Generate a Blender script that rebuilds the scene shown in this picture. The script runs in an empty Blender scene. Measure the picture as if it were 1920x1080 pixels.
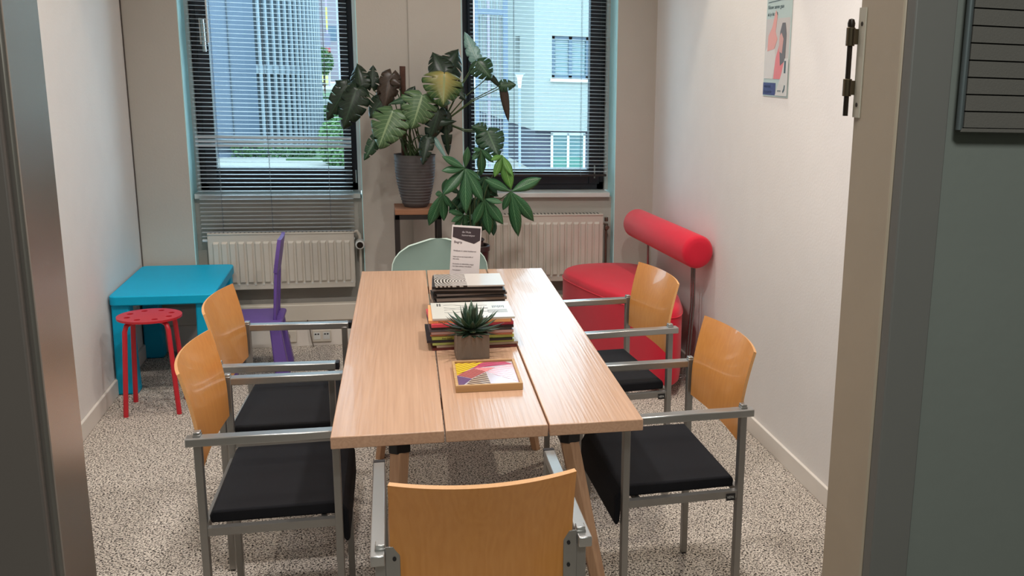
import bpy, bmesh, math, random
from mathutils import Vector, Matrix
random.seed(7)
S = bpy.context.scene
COL = S.collection

# ------------------------------------------------------------------ camera
def setup_camera():
    yaw, pit, rol = math.radians(16.424), math.radians(12.806), math.radians(1.830)
    fwd = Vector((math.sin(yaw)*math.cos(pit), math.cos(yaw)*math.cos(pit), -math.sin(pit)))
    right = Vector((math.cos(yaw), -math.sin(yaw), 0)); up = right.cross(fwd)
    r2 = math.cos(rol)*right + math.sin(rol)*up; u2 = -math.sin(rol)*right + math.cos(rol)*up
    cd = bpy.data.cameras.new('camera'); co = bpy.data.objects.new('camera', cd); COL.objects.link(co)
    m = Matrix((r2, u2, -fwd)).transposed().to_4x4(); m.translation = Vector((0, 0, 1.65))
    co.matrix_world = m
    cd.sensor_fit = 'HORIZONTAL'; cd.sensor_width = 36; cd.lens = 1889.5/1920*36
    cd.shift_x = (960-1259)/1920; cd.shift_y = (558-540)/1920
    cd.clip_start = 0.02; cd.clip_end = 200
    S.camera = co
setup_camera()

# ------------------------------------------------------------------ world, exposure, lamps
W = bpy.data.worlds.new('world'); S.world = W; W.use_nodes = True
bg = W.node_tree.nodes['Background']; bg.inputs['Color'].default_value = (0.60, 0.83, 1.0, 1); bg.inputs['Strength'].default_value = 6.4
S.view_settings.view_transform = 'Standard'; S.view_settings.look = 'None'; S.view_settings.gamma = 1
S.view_settings.use_curve_mapping = False
S.view_settings.exposure = 0.0
def area(name, loc, size, power, color, rot=(0, 0, 0), sy=None):
    l = bpy.data.lights.new(name, 'AREA'); l.energy = power; l.color = color; l.size = size
    if sy: l.shape = 'RECTANGLE'; l.size_y = sy
    o = bpy.data.objects.new(name, l); o.location = loc; o.rotation_euler = rot; COL.objects.link(o); return o
def spot(name, loc, tgt, power, color, ang, blend=.4, rad=.05):
    l = bpy.data.lights.new(name, 'SPOT'); l.energy = power; l.color = color; l.spot_size = math.radians(ang); l.spot_blend = blend; l.shadow_soft_size = rad
    o = bpy.data.objects.new(name, l); o.location = loc; COL.objects.link(o)
    o.rotation_euler = (Vector(tgt)-Vector(loc)).to_track_quat('-Z', 'Y').to_euler(); return o
WARM = (1.0, .95, .91); K_ROOM = 2.0; K_SPOT = 1.7
ZC = 2.95
for n_, x_, y_, e_ in (('a', -.25, 3.0, 44), ('b', .85, 3.0, 44), ('c', -.25, 4.9, 14), ('d', .85, 4.9, 14), ('e', .15, 1.75, 16)):  # lamp e is an added fill for the near walls and floor
    spot('ceiling_downlight_and_fill_'+n_, (x_, y_, ZC-.03), (x_, y_, 0), e_*K_ROOM, WARM, 150, .6, .07)
spot('wall_downlight_right', (1.50, 4.5, ZC-.03), (1.50, 4.5, 0), 36*K_SPOT, (1, .91, .74), 70, .22, .03)
spot('wall_downlight_left', (-1.13, 4.6, ZC-.03), (-1.13, 4.6, 0), 30*K_SPOT, (1, .91, .78), 70, .22, .03)
area('hall_fill_light', (.2, -.3, ZC-.04), .5, 42, (.95, 1.0, .98))  # added unseen fill, brightens the hall side and the nearest chair back

# ------------------------------------------------------------------ materials
def lin(c):
    return tuple(((v/255)/12.92 if v/255 <= .04045 else ((v/255+.055)/1.055)**2.4) for v in c)
MATS = {}
def mat(name, rgb, rough=.5, metal=0, bump=0, bscale=60, var=0, vscale=8, spec=.5, coat=0, stretch=None):
    m = bpy.data.materials.new(name); m.use_nodes = True; nt = m.node_tree; N = nt.nodes; L = nt.links
    b = N['Principled BSDF']; b.inputs['Roughness'].default_value = rough; b.inputs['Metallic'].default_value = metal
    b.inputs['Specular IOR Level'].default_value = spec; b.inputs['Coat Weight'].default_value = coat
    c = (*lin(rgb), 1); b.inputs['Base Color'].default_value = c
    tc = N.new('ShaderNodeTexCoord'); mp = N.new('ShaderNodeMapping'); L.new(tc.outputs['Object'], mp.inputs[0])
    if stretch: mp.inputs['Scale'].default_value = stretch
    nz = N.new('ShaderNodeTexNoise'); nz.inputs['Scale'].default_value = vscale; L.new(mp.outputs[0], nz.inputs['Vector'])
    mx = N.new('ShaderNodeMix'); mx.data_type = 'RGBA'
    v = max(var, .03)
    mx.inputs['A'].default_value = (*[q*(1-v) for q in c[:3]], 1); mx.inputs['B'].default_value = (*[min(1, q*(1+v)) for q in c[:3]], 1)
    L.new(nz.outputs['Fac'], mx.inputs['Factor']); L.new(mx.outputs['Result'], b.inputs['Base Color'])
    if bump:
        n2 = N.new('ShaderNodeTexNoise'); n2.inputs['Scale'].default_value = bscale; L.new(mp.outputs[0], n2.inputs['Vector'])
        bp = N.new('ShaderNodeBump'); bp.inputs['Strength'].default_value = bump; bp.inputs['Distance'].default_value = .002
        L.new(n2.outputs['Fac'], bp.inputs['Height']); L.new(bp.outputs[0], b.inputs['Normal'])
    m['b'] = 1
    return m
def wood(name, c1, c2, axis='Y', scale=1., rough=.35, bump=.25, coat=0):
    m = bpy.data.materials.new(name); m.use_nodes = True; nt = m.node_tree; N = nt.nodes; L = nt.links
    b = N['Principled BSDF']; b.inputs['Roughness'].default_value = rough; b.inputs['Coat Weight'].default_value = coat
    tc = N.new('ShaderNodeTexCoord'); oi = N.new('ShaderNodeObjectInfo')
    mp = N.new('ShaderNodeMapping'); L.new(tc.outputs['Object'], mp.inputs[0])
    s = {'Y': (26, .55, 26), 'X': (.8, 26, 26), 'Z': (26, 26, .8)}[axis]
    mp.inputs['Scale'].default_value = [q*scale for q in s]
    cb = N.new('ShaderNodeCombineXYZ'); mr = N.new('ShaderNodeMath'); mr.operation = 'MULTIPLY'; mr.inputs[1].default_value = 37.
    L.new(oi.outputs['Random'], mr.inputs[0])
    for i in range(3): L.new(mr.outputs[0], cb.inputs[i])
    L.new(cb.outputs[0], mp.inputs['Location'])
    n1 = N.new('ShaderNodeTexNoise'); n1.inputs['Scale'].default_value = .35; n1.inputs['Detail'].default_value = 2; L.new(mp.outputs[0], n1.inputs['Vector'])
    sn = N.new('ShaderNodeMath'); sn.operation = 'MULTIPLY'; sn.inputs[1].default_value = 60.; L.new(n1.outputs['Fac'], sn.inputs[0])
    s2 = N.new('ShaderNodeMath'); s2.operation = 'SINE'; L.new(sn.outputs[0], s2.inputs[0])
    n3 = N.new('ShaderNodeTexNoise'); n3.inputs['Scale'].default_value = 3.; n3.inputs['Detail'].default_value = 6; L.new(mp.outputs[0], n3.inputs['Vector'])
    ad = N.new('ShaderNodeMath'); ad.operation = 'MULTIPLY_ADD'; ad.inputs[1].default_value = .13; L.new(s2.outputs[0], ad.inputs[0]); L.new(n3.outputs['Fac'], ad.inputs[2])
    cr = N.new('ShaderNodeMapRange'); cr.inputs['From Min'].default_value = .15; cr.inputs['From Max'].default_value = .85; L.new(ad.outputs[0], cr.inputs['Value'])
    mx = N.new('ShaderNodeMix'); mx.data_type = 'RGBA'; mx.inputs['A'].default_value = (*lin(c1), 1); mx.inputs['B'].default_value = (*lin(c2), 1)
    L.new(cr.outputs[0], mx.inputs['Factor']); L.new(mx.outputs['Result'], b.inputs['Base Color'])
    if bump:
        bp = N.new('ShaderNodeBump'); bp.inputs['Strength'].default_value = bump; bp.inputs['Distance'].default_value = .001
        L.new(ad.outputs[0], bp.inputs['Height']); L.new(bp.outputs[0], b.inputs['Normal'])
    return m
def carpet():
    m = bpy.data.materials.new('carpet'); m.use_nodes = True; nt = m.node_tree; N = nt.nodes; L = nt.links
    b = N['Principled BSDF']; b.inputs['Roughness'].default_value = .95; b.inputs['Specular IOR Level'].default_value = .1
    tc = N.new('ShaderNodeTexCoord')
    n1 = N.new('ShaderNodeTexNoise'); n1.inputs['Scale'].default_value = 165; n1.inputs['Detail'].default_value = 1.2; n1.inputs['Roughness'].default_value = .5; n1.inputs['Distortion'].default_value = .6; L.new(tc.outputs['Object'], n1.inputs['Vector'])
    r = N.new('ShaderNodeValToRGB'); L.new(n1.outputs['Fac'], r.inputs[0])
    e = r.color_ramp.elements
    e[0].position = .36; e[0].color = (*lin((30, 28, 28)), 1); e[1].position = .50; e[1].color = (*lin((192, 182, 170)), 1)
    e2 = e.new(.44); e2.color = (*lin((134, 124, 116)), 1); e3 = e.new(.62); e3.color = (*lin((224, 214, 202)), 1)
    L.new(r.outputs[0], b.inputs['Base Color'])
    bp = N.new('ShaderNodeBump'); bp.inputs['Strength'].default_value = .6; bp.inputs['Distance'].default_value = .004
    L.new(n1.outputs['Fac'], bp.inputs['Height']); L.new(bp.outputs[0], b.inputs['Normal'])
    return m
def glass(name='window_glass'):
    m = bpy.data.materials.new(name); m.use_nodes = True; nt = m.node_tree; N = nt.nodes; L = nt.links
    N.remove(N['Principled BSDF']); o = N['Material Output']
    t = N.new('ShaderNodeBsdfTransparent'); t.inputs[0].default_value = (.93, .98, .98, 1)
    g = N.new('ShaderNodeBsdfGlossy'); g.inputs['Roughness'].default_value = .02
    f = N.new('ShaderNodeFresnel'); f.inputs[0].default_value = 1.25
    x = N.new('ShaderNodeMixShader'); L.new(f.outputs[0], x.inputs[0]); L.new(t.outputs[0], x.inputs[1]); L.new(g.outputs[0], x.inputs[2]); L.new(x.outputs[0], o.inputs[0])
    return m
def leafmat(name, c, vein, rough=.35, yellow=None, vs=9., trans=.15):
    """leaf colour with a pale midrib and side veins read from the leaf's own UVs"""
    m = bpy.data.materials.new(name); m.use_nodes = True; nt = m.node_tree; N = nt.nodes; L = nt.links
    b = N['Principled BSDF']; b.inputs['Roughness'].default_value = rough
    uv = N.new('ShaderNodeUVMap'); sp = N.new('ShaderNodeSeparateXYZ'); L.new(uv.outputs[0], sp.inputs[0])
    def mth(op, a, bb=None, c3=None):
        n = N.new('ShaderNodeMath'); n.operation = op
        for i, q in enumerate((a, bb, c3)):
            if q is None: continue
            if isinstance(q, (int, float)): n.inputs[i].default_value = q
            else: L.new(q, n.inputs[i])
        return n.outputs[0]
    av = mth('ABSOLUTE', mth('SUBTRACT', sp.outputs[0], .5))     # distance from the midrib
    mid = mth('LESS_THAN', av, .028)
    ph = mth('SINE', mth('MULTIPLY', mth('SUBTRACT', sp.outputs[1], mth('MULTIPLY', av, .55)), vs*6.283))
    side = mth('MULTIPLY', mth('GREATER_THAN', ph, .80), .45)
    fac = mth('MAXIMUM', mid, side)
    nz = N.new('ShaderNodeTexNoise'); nz.inputs['Scale'].default_value = 14; tc = N.new('ShaderNodeTexCoord'); L.new(tc.outputs['Object'], nz.inputs['Vector'])
    m1 = N.new('ShaderNodeMix'); m1.data_type = 'RGBA'; m1.inputs['A'].default_value = (*[q*.7 for q in lin(c)], 1)
    m1.inputs['B'].default_value = (*lin(yellow if yellow else tuple(min(255, q*1.15) for q in c)), 1)
    if yellow:
        yf = mth('SUBTRACT', 1.0, mth('MULTIPLY', mth('ADD', av, mth('MULTIPLY', sp.outputs[1], .45)), 1.9)); cl = N.new('ShaderNodeClamp'); L.new(mth('ADD', yf, mth('MULTIPLY', nz.outputs['Fac'], .3)), cl.inputs[0]); L.new(cl.outputs[0], m1.inputs['Factor'])
    else: L.new(nz.outputs['Fac'], m1.inputs['Factor'])
    m2 = N.new('ShaderNodeMix'); m2.data_type = 'RGBA'; L.new(m1.outputs['Result'], m2.inputs['A']); m2.inputs['B'].default_value = (*lin(vein), 1)
    L.new(fac, m2.inputs['Factor']); L.new(m2.outputs['Result'], b.inputs['Base Color'])
    b.inputs['Subsurface Weight'].default_value = 0
    tr = N.new('ShaderNodeBsdfTranslucent'); L.new(m2.outputs['Result'], tr.inputs[0])
    mix = N.new('ShaderNodeMixShader'); mix.inputs[0].default_value = trans; o = N['Material Output']
    L.new(b.outputs[0], mix.inputs[1]); L.new(tr.outputs[0], mix.inputs[2]); L.new(mix.outputs[0], o.inputs[0])
    return m
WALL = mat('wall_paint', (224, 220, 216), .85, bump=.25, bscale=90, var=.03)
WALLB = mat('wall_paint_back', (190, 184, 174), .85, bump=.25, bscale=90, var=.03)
CEIL = mat('ceiling_paint', (226, 222, 214), .9)
SKIRT = mat('skirting_paint', (224, 217, 208), .5)
CARPET = carpet()
REVEAL_LIT = mat('reveal_daylight_tint', (200, 250, 255), .4)  # cyan glow of window daylight put into the reveal colour
SILL = mat('sill_white', (212, 214, 210), .3)
DARKF = mat('window_frame_dark', (27, 31, 42), .4)
SLAT = mat('blind_slat_aluminium', (188, 196, 200), .38, .25)
SLATW = mat('blind_rail_white', (216, 222, 224), .35)
CORD = mat('blind_cord', (120, 130, 138), .8)
GLASS = glass()
PLANK = wood('table_plank_wood', (210, 170, 140), (194, 154, 125), 'Y', 2.2, .25, .6, .1)
PLANKE = wood('table_leg_wood', (190, 150, 116), (170, 128, 96), 'Z', 2., .5, .1)
BEECH = wood('beech_plywood', (214, 146, 74), (204, 134, 62), 'Z', 1.4, .3, .05, .3)
BEECHR = mat('plywood_rim', (228, 170, 110), .5, var=.1, vscale=200)
ALU = mat('satin_steel_tube', (150, 148, 144), .36, .75)
ALUL = mat('armrest_steel', (176, 175, 172), .28, .8)
BLACKF = mat('black_seat_fabric', (24, 24, 28), .85, bump=.5, bscale=900, var=.15, vscale=300, spec=.25)
BLACKP = mat('black_plastic', (22, 21, 24), .5)
TEAL = mat('teal_plastic', (0, 172, 214), .5, var=.04, spec=.25)
RED = mat('red_lacquer_metal', (196, 34, 48), .35)
PURP = mat('purple_plastic', (104, 78, 156), .45)
REDF = mat('red_wool_fabric', (212, 22, 52), .75, bump=.4, bscale=700, var=.06, vscale=20, spec=.3)
REDF.node_tree.nodes['Principled BSDF'].inputs['Sheen Weight'].default_value = .22
CHROME = mat('chrome_rod', (150, 140, 140), .2, .9)
RAD = mat('radiator_enamel', (204, 198, 186), .45)
BRASS = mat('valve_metal', (118, 104, 92), .35, .7)
DUCT = mat('duct_plastic', (208, 200, 186), .5)
POTG = mat('grey_ribbed_ceramic', (82, 78, 78), .6, var=.2, vscale=30)
POTB = mat('black_plant_pot', (48, 38, 38), .4)
SOIL = mat('potting_soil', (46, 34, 26), .95, bump=1, bscale=200, var=.4, vscale=80)
STANDW = wood('stand_rustic_wood', (168, 118, 86), (120, 78, 54), 'X', .8, .6, .3)
STANDM = mat('stand_dark_steel', (52, 46, 44), .5, .3)
GRSHELL = mat('sage_green_shell', (132, 152, 144), .4)
GREDGE = mat('pale_shell_rim', (196, 214, 204), .4)
STEMM = mat('stem_green', (64, 84, 48), .5)
STEMB = mat('moss_pole_brown', (84, 56, 44), .9, bump=1, bscale=120, var=.3, vscale=60)
JAMB = mat('door_frame_beige_paint', (166, 150, 130), .5, bump=.15, bscale=40, var=.05, vscale=12)
JAMBL = mat('steel_door_frame', (150, 142, 134), .26, .75, var=.12, vscale=4)
HALLW = mat('hall_wall_grey', (107, 111, 104), .8, bump=.2, bscale=60, var=.04)
HALLT = mat('hall_trim_grey', (101, 99, 94), .6)
HINGE = mat('hinge_bronze', (96, 84, 66), .35, .8)
HINGED = mat('hinge_pin_dark', (40, 30, 22), .4, .5)
BOARD = mat('board_grey_felt', (88, 84, 78), .8, bump=.2, bscale=400)
BOARDE = mat('board_aluminium_edge', (128, 136, 138), .35, .8)

# ------------------------------------------------------------------ mesh helpers
class MB:
    def __init__(s): s.v = []; s.f = []; s.uv = None; s.mi = []; s.cur = 0
    def add(s, vs, fs):
        o = len(s.v); s.v += [tuple(v) for v in vs]; s.f += [tuple(i+o for i in f) for f in fs]; s.mi += [s.cur]*len(fs); return s
    def box(s, x0, x1, y0, y1, z0, z1):
        return s.add([(x0, y0, z0), (x1, y0, z0), (x1, y1, z0), (x0, y1, z0), (x0, y0, z1), (x1, y0, z1), (x1, y1, z1), (x0, y1, z1)],
                     [(0, 3, 2, 1), (4, 5, 6, 7), (0, 1, 5, 4), (1, 2, 6, 5), (2, 3, 7, 6), (3, 0, 4, 7)])
    def bar(s, p0, p1, w, h, up=(0, 0, 1)):
        p0 = Vector(p0); p1 = Vector(p1); d = (p1-p0).normalized(); u = Vector(up)
        if abs(d.dot(u)) > .98: u = Vector((0, 1, 0))
        a = d.cross(u).normalized()*w/2; b = a.cross(d).normalized()*h/2
        vs = [p+sa*a+sb*b for p in (p0, p1) for sa, sb in ((-1, -1), (1, -1), (1, 1), (-1, 1))]
        return s.add(vs, [(3, 2, 1, 0), (4, 5, 6, 7), (0, 1, 5, 4), (1, 2, 6, 5), (2, 3, 7, 6), (3, 0, 4, 7)])
    def tube(s, pts, r, n=8, caps=True):
        pts = [Vector(p) for p in pts]; rs = r if isinstance(r, (list, tuple)) else [r]*len(pts); o = []; ref = None
        for i, p in enumerate(pts):
            d = (pts[min(i+1, len(pts)-1)]-pts[max(i-1, 0)]).normalized()
            if ref is None:
                ref = Vector((0, 0, 1)) if abs(d.z) < .9 else Vector((1, 0, 0))
            a = d.cross(ref).normalized(); b = d.cross(a).normalized(); ref = a.cross(d).normalized()
            o += [p+rs[i]*(math.cos(t)*a+math.sin(t)*b) for t in (2*math.pi*k/n for k in range(n))]
        fs = [(i*n+k, i*n+(k+1) % n, (i+1)*n+(k+1) % n, (i+1)*n+k) for i in range(len(pts)-1) for k in range(n)]
        if caps: fs += [tuple(range(n-1, -1, -1)), tuple(range((len(pts)-1)*n, len(pts)*n))]
        return s.add(o, fs)
    def lathe(s, prof, n=24, c=(0, 0, 0), sx=1, sy=1):
        vs = []
        for r, z in prof:
            vs += [(c[0]+sx*r*math.cos(2*math.pi*k/n), c[1]+sy*r*math.sin(2*math.pi*k/n), c[2]+z) for k in range(n)]
        fs = [(i*n+k, i*n+(k+1) % n, (i+1)*n+(k+1) % n, (i+1)*n+k) for i in range(len(prof)-1) for k in range(n)]
        if prof[0][0] > 1e-5: fs.append(tuple(range(n-1, -1, -1)))
        if prof[-1][0] > 1e-5: fs.append(tuple(range((len(prof)-1)*n, len(prof)*n)))
        return s.add(vs, fs)
    def prism(s, poly, z0, z1):
        n = len(poly); vs = [(x, y, z0) for x, y in poly]+[(x, y, z1) for x, y in poly]
        return s.add(vs, [tuple(range(n-1, -1, -1)), tuple(range(n, 2*n))]+[(i, (i+1) % n, n+(i+1) % n, n+i) for i in range(n)])
    def grid(s, fn, nu, nv, th=0.0):
        """surface fn(u,v) 0..1, given thickness along fn's third value (normal)"""
        P = [[Vector(fn(i/nu, j/nv)) for j in range(nv+1)] for i in range(nu+1)]
        def nrm(i, j):
            a = P[min(i+1, nu)][j]-P[max(i-1, 0)][j]; b = P[i][min(j+1, nv)]-P[i][max(j-1, 0)]
            return a.cross(b).normalized()
        top = [P[i][j]+nrm(i, j)*th/2 for i in range(nu+1) for j in range(nv+1)]
        bot = [P[i][j]-nrm(i, j)*th/2 for i in range(nu+1) for j in range(nv+1)]
        k = nv+1; m = len(top)
        f1 = [(i*k+j, (i+1)*k+j, (i+1)*k+j+1, i*k+j+1) for i in range(nu) for j in range(nv)]
        f2 = [tuple(q+m for q in reversed(f)) for f in f1]
        s.add(top+bot, f1+f2)
        o = len(s.v)-2*m
        rim = []
        ring = [(i, 0) for i in range(nu+1)]+[(nu, j) for j in range(1, nv+1)]+[(i, nv) for i in range(nu-1, -1, -1)]+[(0, j) for j in range(nv-1, 0, -1)]
        idx = [a*k+b for a, b in ring]
        for q in range(len(idx)):
            a, b = idx[q], idx[(q+1) % len(idx)]; rim.append((a+o, a+m+o, b+m+o, b+o))
        s.f += rim; s.mi += [s.cur+s.rimoff]*len(rim)
        return s
    rimoff = 0
    def mesh(s, name, mats, smooth=False):
        me = bpy.data.meshes.new(name); me.from_pydata(s.v, [], s.f)
        for m in (mats if isinstance(mats, (list, tuple)) else [mats]): me.materials.append(m)
        for p, i in zip(me.polygons, s.mi): p.material_index = i
        me.update()
        if smooth:
            bm = bmesh.new(); bm.from_mesh(me); bmesh.ops.recalc_face_normals(bm, faces=bm.faces); bm.to_mesh(me); bm.free()
            me.polygons.foreach_set('use_smooth', [True]*len(me.polygons)); me.set_sharp_from_angle(angle=math.radians(38))
        return me
    def build(s, name, mats, parent=None, smooth=False, bevel=0, seg=2, loc=None, rot=None):
        o = bpy.data.objects.new(name, s.mesh(name, mats, smooth or bevel > 0)); COL.objects.link(o)
        if parent: o.parent = parent
        if loc: o.location = loc
        if rot: o.rotation_euler = rot
        if bevel:
            b = o.modifiers.new('bevel', 'BEVEL'); b.width = bevel; b.segments = seg; b.limit_method = 'ANGLE'; b.angle_limit = math.radians(40)
        return o
def tag(o, label=None, cat=None, group=None, kind=None):
    if label: o['label'] = label
    if cat: o['category'] = cat
    if group: o['group'] = group
    if kind: o['kind'] = kind
    return o
def empty(name, loc, label, cat, group=None, rz=0, scale=None):
    o = bpy.data.objects.new(name, None); COL.objects.link(o); o.location = loc; o.rotation_euler = (0, 0, rz); o.empty_display_size = .05
    if scale: o.scale = scale
    return tag(o, label, cat, group)
def struct(name, mb, m, parent=None, **k):
    o = mb.build(name, m, parent, **k)
    if not parent: o['kind'] = 'structure'
    return o
def text(name, s, size, m, parent, mw, align='LEFT', ext=.0002, bold=0):
    """flat lettering as a mesh; mw = local matrix (text lies in its XY plane)"""
    c = bpy.data.curves.new(name, 'FONT'); c.body = s; c.size = size; c.align_x = align; c.extrude = ext; c.resolution_u = 2; c.offset = bold
    t = bpy.data.objects.new('tmp', c); COL.objects.link(t); bpy.context.view_layer.update()
    me = bpy.data.meshes.new_from_object(t.evaluated_get(bpy.context.evaluated_depsgraph_get())); bpy.data.objects.remove(t)
    me.materials.clear(); me.materials.append(m); me.transform(mw)
    o = bpy.data.objects.new(name, me); COL.objects.link(o); o.parent = parent; return o
def copy_tree(o, parent=None):
    c = o.copy(); COL.objects.link(c)
    if parent: c.parent = parent
    for ch in o.children: copy_tree(ch, c)
    return c

# ================================================================== SETTING
XL, XR, YB = -1.272, 1.645, 6.07
YN = 6.155          # recessed wall under the sills
YW = 6.29           # window plane
NL = (-1.0, -.09); NR = (.482, 1.403)
ZS = .885
struct('floor', MB().box(XL-.1, XR+.1, 1.1, YN+.3, -.1, 0), CARPET)
struct('ceiling', MB().box(XL-.1, XR+.1, 1.1, YW+.2, ZC, ZC+.1), CEIL)
struct('wall_left', MB().box(XL-.1, XL, 1.2, YW+.15, 0, ZC), WALL)
struct('wall_right', MB().box(XR, XR+.1, 1.2, YW+.15, 0, ZC), WALL)
wb = MB(); Y1 = YW+.12
wb.box(XL, NL[0], YB, Y1, 0, ZC); wb.box(NR[1], XR, YB, Y1, 0, ZC)
wb.box(NL[1], NR[0], YB, Y1, 0, ZC)
wb.box(.19, NR[0], YB-.012, YB, 0, ZC)                       # shallow step on the middle pier
for a, b in (NL, NR):
    wb.box(a, b, YN, Y1, 0, ZS-.03); wb.box(a, b, YB, Y1, 2.32, ZC)
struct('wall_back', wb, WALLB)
# door wall (towards the hall), opening between x -.327 and .592
wd = MB(); wd.box(-1.6, -.42, 1.1, 1.2, 0, ZC); wd.box(.68, 2.1, 1.1, 1.2, 0, ZC); wd.box(-.42, .68, 1.1, 1.2, 2.15, ZC)
struct('wall_front', wd, HALLW)
hl = MB(); hl.box(-1.7, 2.2, -1.1, -1.0, 0, ZC); hl.box(-1.7, -1.6, -1, 1.1, 0, ZC); hl.box(2.1, 2.2, -1, 1.1, 0, ZC)
struct('wall_hall', hl, HALLW)
struct('floor_hall', MB().box(-1.7, 2.2, -1.1, 1.1, -.1, 0), CARPET)
struct('ceiling_hall', MB().box(-1.7, 2.2, -1.1, 1.1, ZC, ZC+.1), CEIL)
# door frame: right painted jamb (with the lift-off hinge), left steel jamb
dj = MB(); dj.box(.592, .655, 1.092, 1.205, 0, 2.15); dj.box(-.327, .68, 1.092, 1.205, 2.10, 2.16)
d1 = struct('door_1', dj, JAMB, bevel=.003)
MB().box(.5945, .649, 1.070, 1.0915, 0, 2.16).build('architrave', HALLT, d1, bevel=.002); MB().box(.650, 2.1, 1.0745, 1.0995, 0, 2.3).build('casing_board', HALLW, d1, bevel=.001)
MB().box(-.42, -.327, 1.092, 1.205, 0, 2.10).build('steel_jamb', JAMBL, d1, bevel=.004)
MB().box(-.47, -.334, 1.078, 1.0915, 0, 2.16).build('architrave', mat('left_architrave_brown', (92, 84, 78), .6), d1, bevel=.002)
# baseboards
bb = MB(); bb.prism([(XL, 0), (XL+.012, 0), (XL+.012, .075), (XL+.004, .082), (XL, .082)], 0, 1)
def board(name, x0, x1, y0, y1, h=.08):
    struct(name, MB().box(x0, x1, y0, y1, 0, h), SKIRT, bevel=.003)
board('baseboard_left', XL, XL+.014, 1.2, YB); board('baseboard_right', XR-.014, XR, 1.2, YB)
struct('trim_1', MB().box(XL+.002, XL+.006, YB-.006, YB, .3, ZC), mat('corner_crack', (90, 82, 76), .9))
# cable trunking along the back wall, sockets
tr = MB(); tr.box(XL+.014, 1.60, YB-.055, YB, .155, .255)
struct('trim_2', tr, DUCT, bevel=.006)
struct('baseboard_back', MB().box(XL+.014, 1.60, YB-.03, YB, 0, .15), SKIRT, bevel=.002)

# sills and windows
for i, (a, b) in enumerate((NL, NR)):
    w = MB(); w.box(a+.012, b-.012 if i == 0 else b-.022, YN-.045, YW+.02, ZS-.028, ZS)
    win = struct('window_%d' % (i+1), w, SILL, bevel=.003)
    # reveal lining, coloured as if lit by the window
    MB().box(a, a+.004, YB+.002, YW+.02, 0.1, 2.32).box(b-.004, b, YB+.002, YW+.02, 0.1, 2.32).build('reveal_lining', REVEAL_LIT, win)
    MB().box(a+.004, a+.024, YW-.03, YW+.02, ZS, 2.32).box(b-.026, b-.004, YW-.03, YW+.02, ZS, 2.32).build('frame_trim', SILL, win)
    fr = MB()
    x0, x1 = a+.024, b-.026; g0, g1 = ((-.885, -.19) if i == 0 else (.572, 1.278)); z0, z1 = ZS, 2.32; gz0, gz1 = 1.012, 2.24
    fr.box(x0, x0+.045, YW, YW+.07, z0, z1); fr.box(x1-.045, x1, YW, YW+.07, z0, z1); fr.box(x0, x1, YW, YW+.07, z0, z0+.05); fr.box(x0, x1, YW, YW+.07, z1-.05, z1)
    fr.build('frame', DARKF, win, bevel=.004)
    sa = MB()
    sa.box(x0+.03, g0, YW-.018, YW+.05, z0+.035, z1-.03); sa.box(g1, x1-.03, YW-.018, YW+.05, z0+.035, z1-.03)
    sa.box(g0, g1, YW-.018, YW+.05, z0+.035, gz0); sa.box(g0, g1, YW-.018, YW+.05, gz1, z1-.03)
    sash = sa.build('sash', DARKF, win, bevel=.004)
    MB().box(g0, g1, YW+.01, YW+.018, gz0, gz1).build('pane', GLASS, win)
    if i == 0:
        h = MB(); h.box(-.925, -.885, YW-.03, YW-.018, 1.70, 1.84); h.tube([(-.905, YW-.03, 1.83), (-.905, YW-.06, 1.83), (-.903, YW-.062, 1.80), (-.90, YW-.062, 1.66)], .010, 8)
        h.build('handle', ALUL, win, smooth=True)
        MB().tube([(-.125, YW-.025, 1.005), (-.125, YW-.025, .93)], .005, 6).build('hinge', ALUL, win)
    else:
        MB().tube([(1.30, YW-.09, 1.045), (1.30, YW-.09, .965)], .004, 6).build('hinge', ALUL, win)

# venetian blinds
def slat_mesh(w):
    n = 4; m = MB(); d = .025
    pts = [(-d/2+d*k/n, .0022*(1-(2*k/n-1)**2)) for k in range(n+1)]
    vs = [(x, y, z) for x in (-w/2, w/2) for y, z in pts]+[(x, y, z-.0005) for x in (-w/2, w/2) for y, z in pts]
    k = n+1
    fs = [(j, j+k, j+1+k, j+1) for j in range(n)]+[(j+2*k, j+1+2*k, j+1+3*k, j+3*k) for j in range(n)]
    fs += [(0, 2*k, 3*k, k), (n, n+k, n+3*k, n+2*k)]
    return m.add(vs, fs).mesh('slat', SLAT, False)
def blind(x0, x1, y, zb, pitch, tilt, label, clumps, cords, wand):
    w = x1-x0; xc = (x0+x1)/2
    t = empty('venetian_blind', (xc, y, zb), label, 'window blind')
    me = slat_mesh(w); z = pitch; ztop = 2.27-zb
    while z < ztop:
        o = bpy.data.objects.new('slat', me); COL.objects.link(o); o.parent = t
        o.location = (0, 0, z); o.rotation_euler = (tilt+random.uniform(-.03, .03), random.uniform(-.0016, .0016), 0)
        if any(abs(z+zb-c) < pitch*.55 for c in clumps): o.rotation_euler = (math.radians(34), 0, 0); o.scale = (1, 1.15, 1)
        z += pitch
    MB().box(-w/2, w/2, -.018, .018, ztop, ztop+.03).build('head_rail', SLATW, t, bevel=.003)
    MB().box(-w/2, w/2, -.012, .012, -.008, .006).build('bottom_rail', SLATW if wand else STANDM, t, bevel=.003)
    for cx in cords:
        MB().tube([(cx-xc, -.014, -.006), (cx-xc, -.014, ztop)], .0009, 4).build('ladder_cord', CORD, t)
        MB().tube([(cx-xc, .014, -.006), (cx-xc, .014, ztop)], .0009, 4).build('ladder_cord', CORD, t)
    if wand: MB().tube([(-w/2+.105, -.026, 1.08), (-w/2+.100, -.026, ztop)], .004, 6).build('tilt_wand', SLATW, t)
    return t
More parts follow.
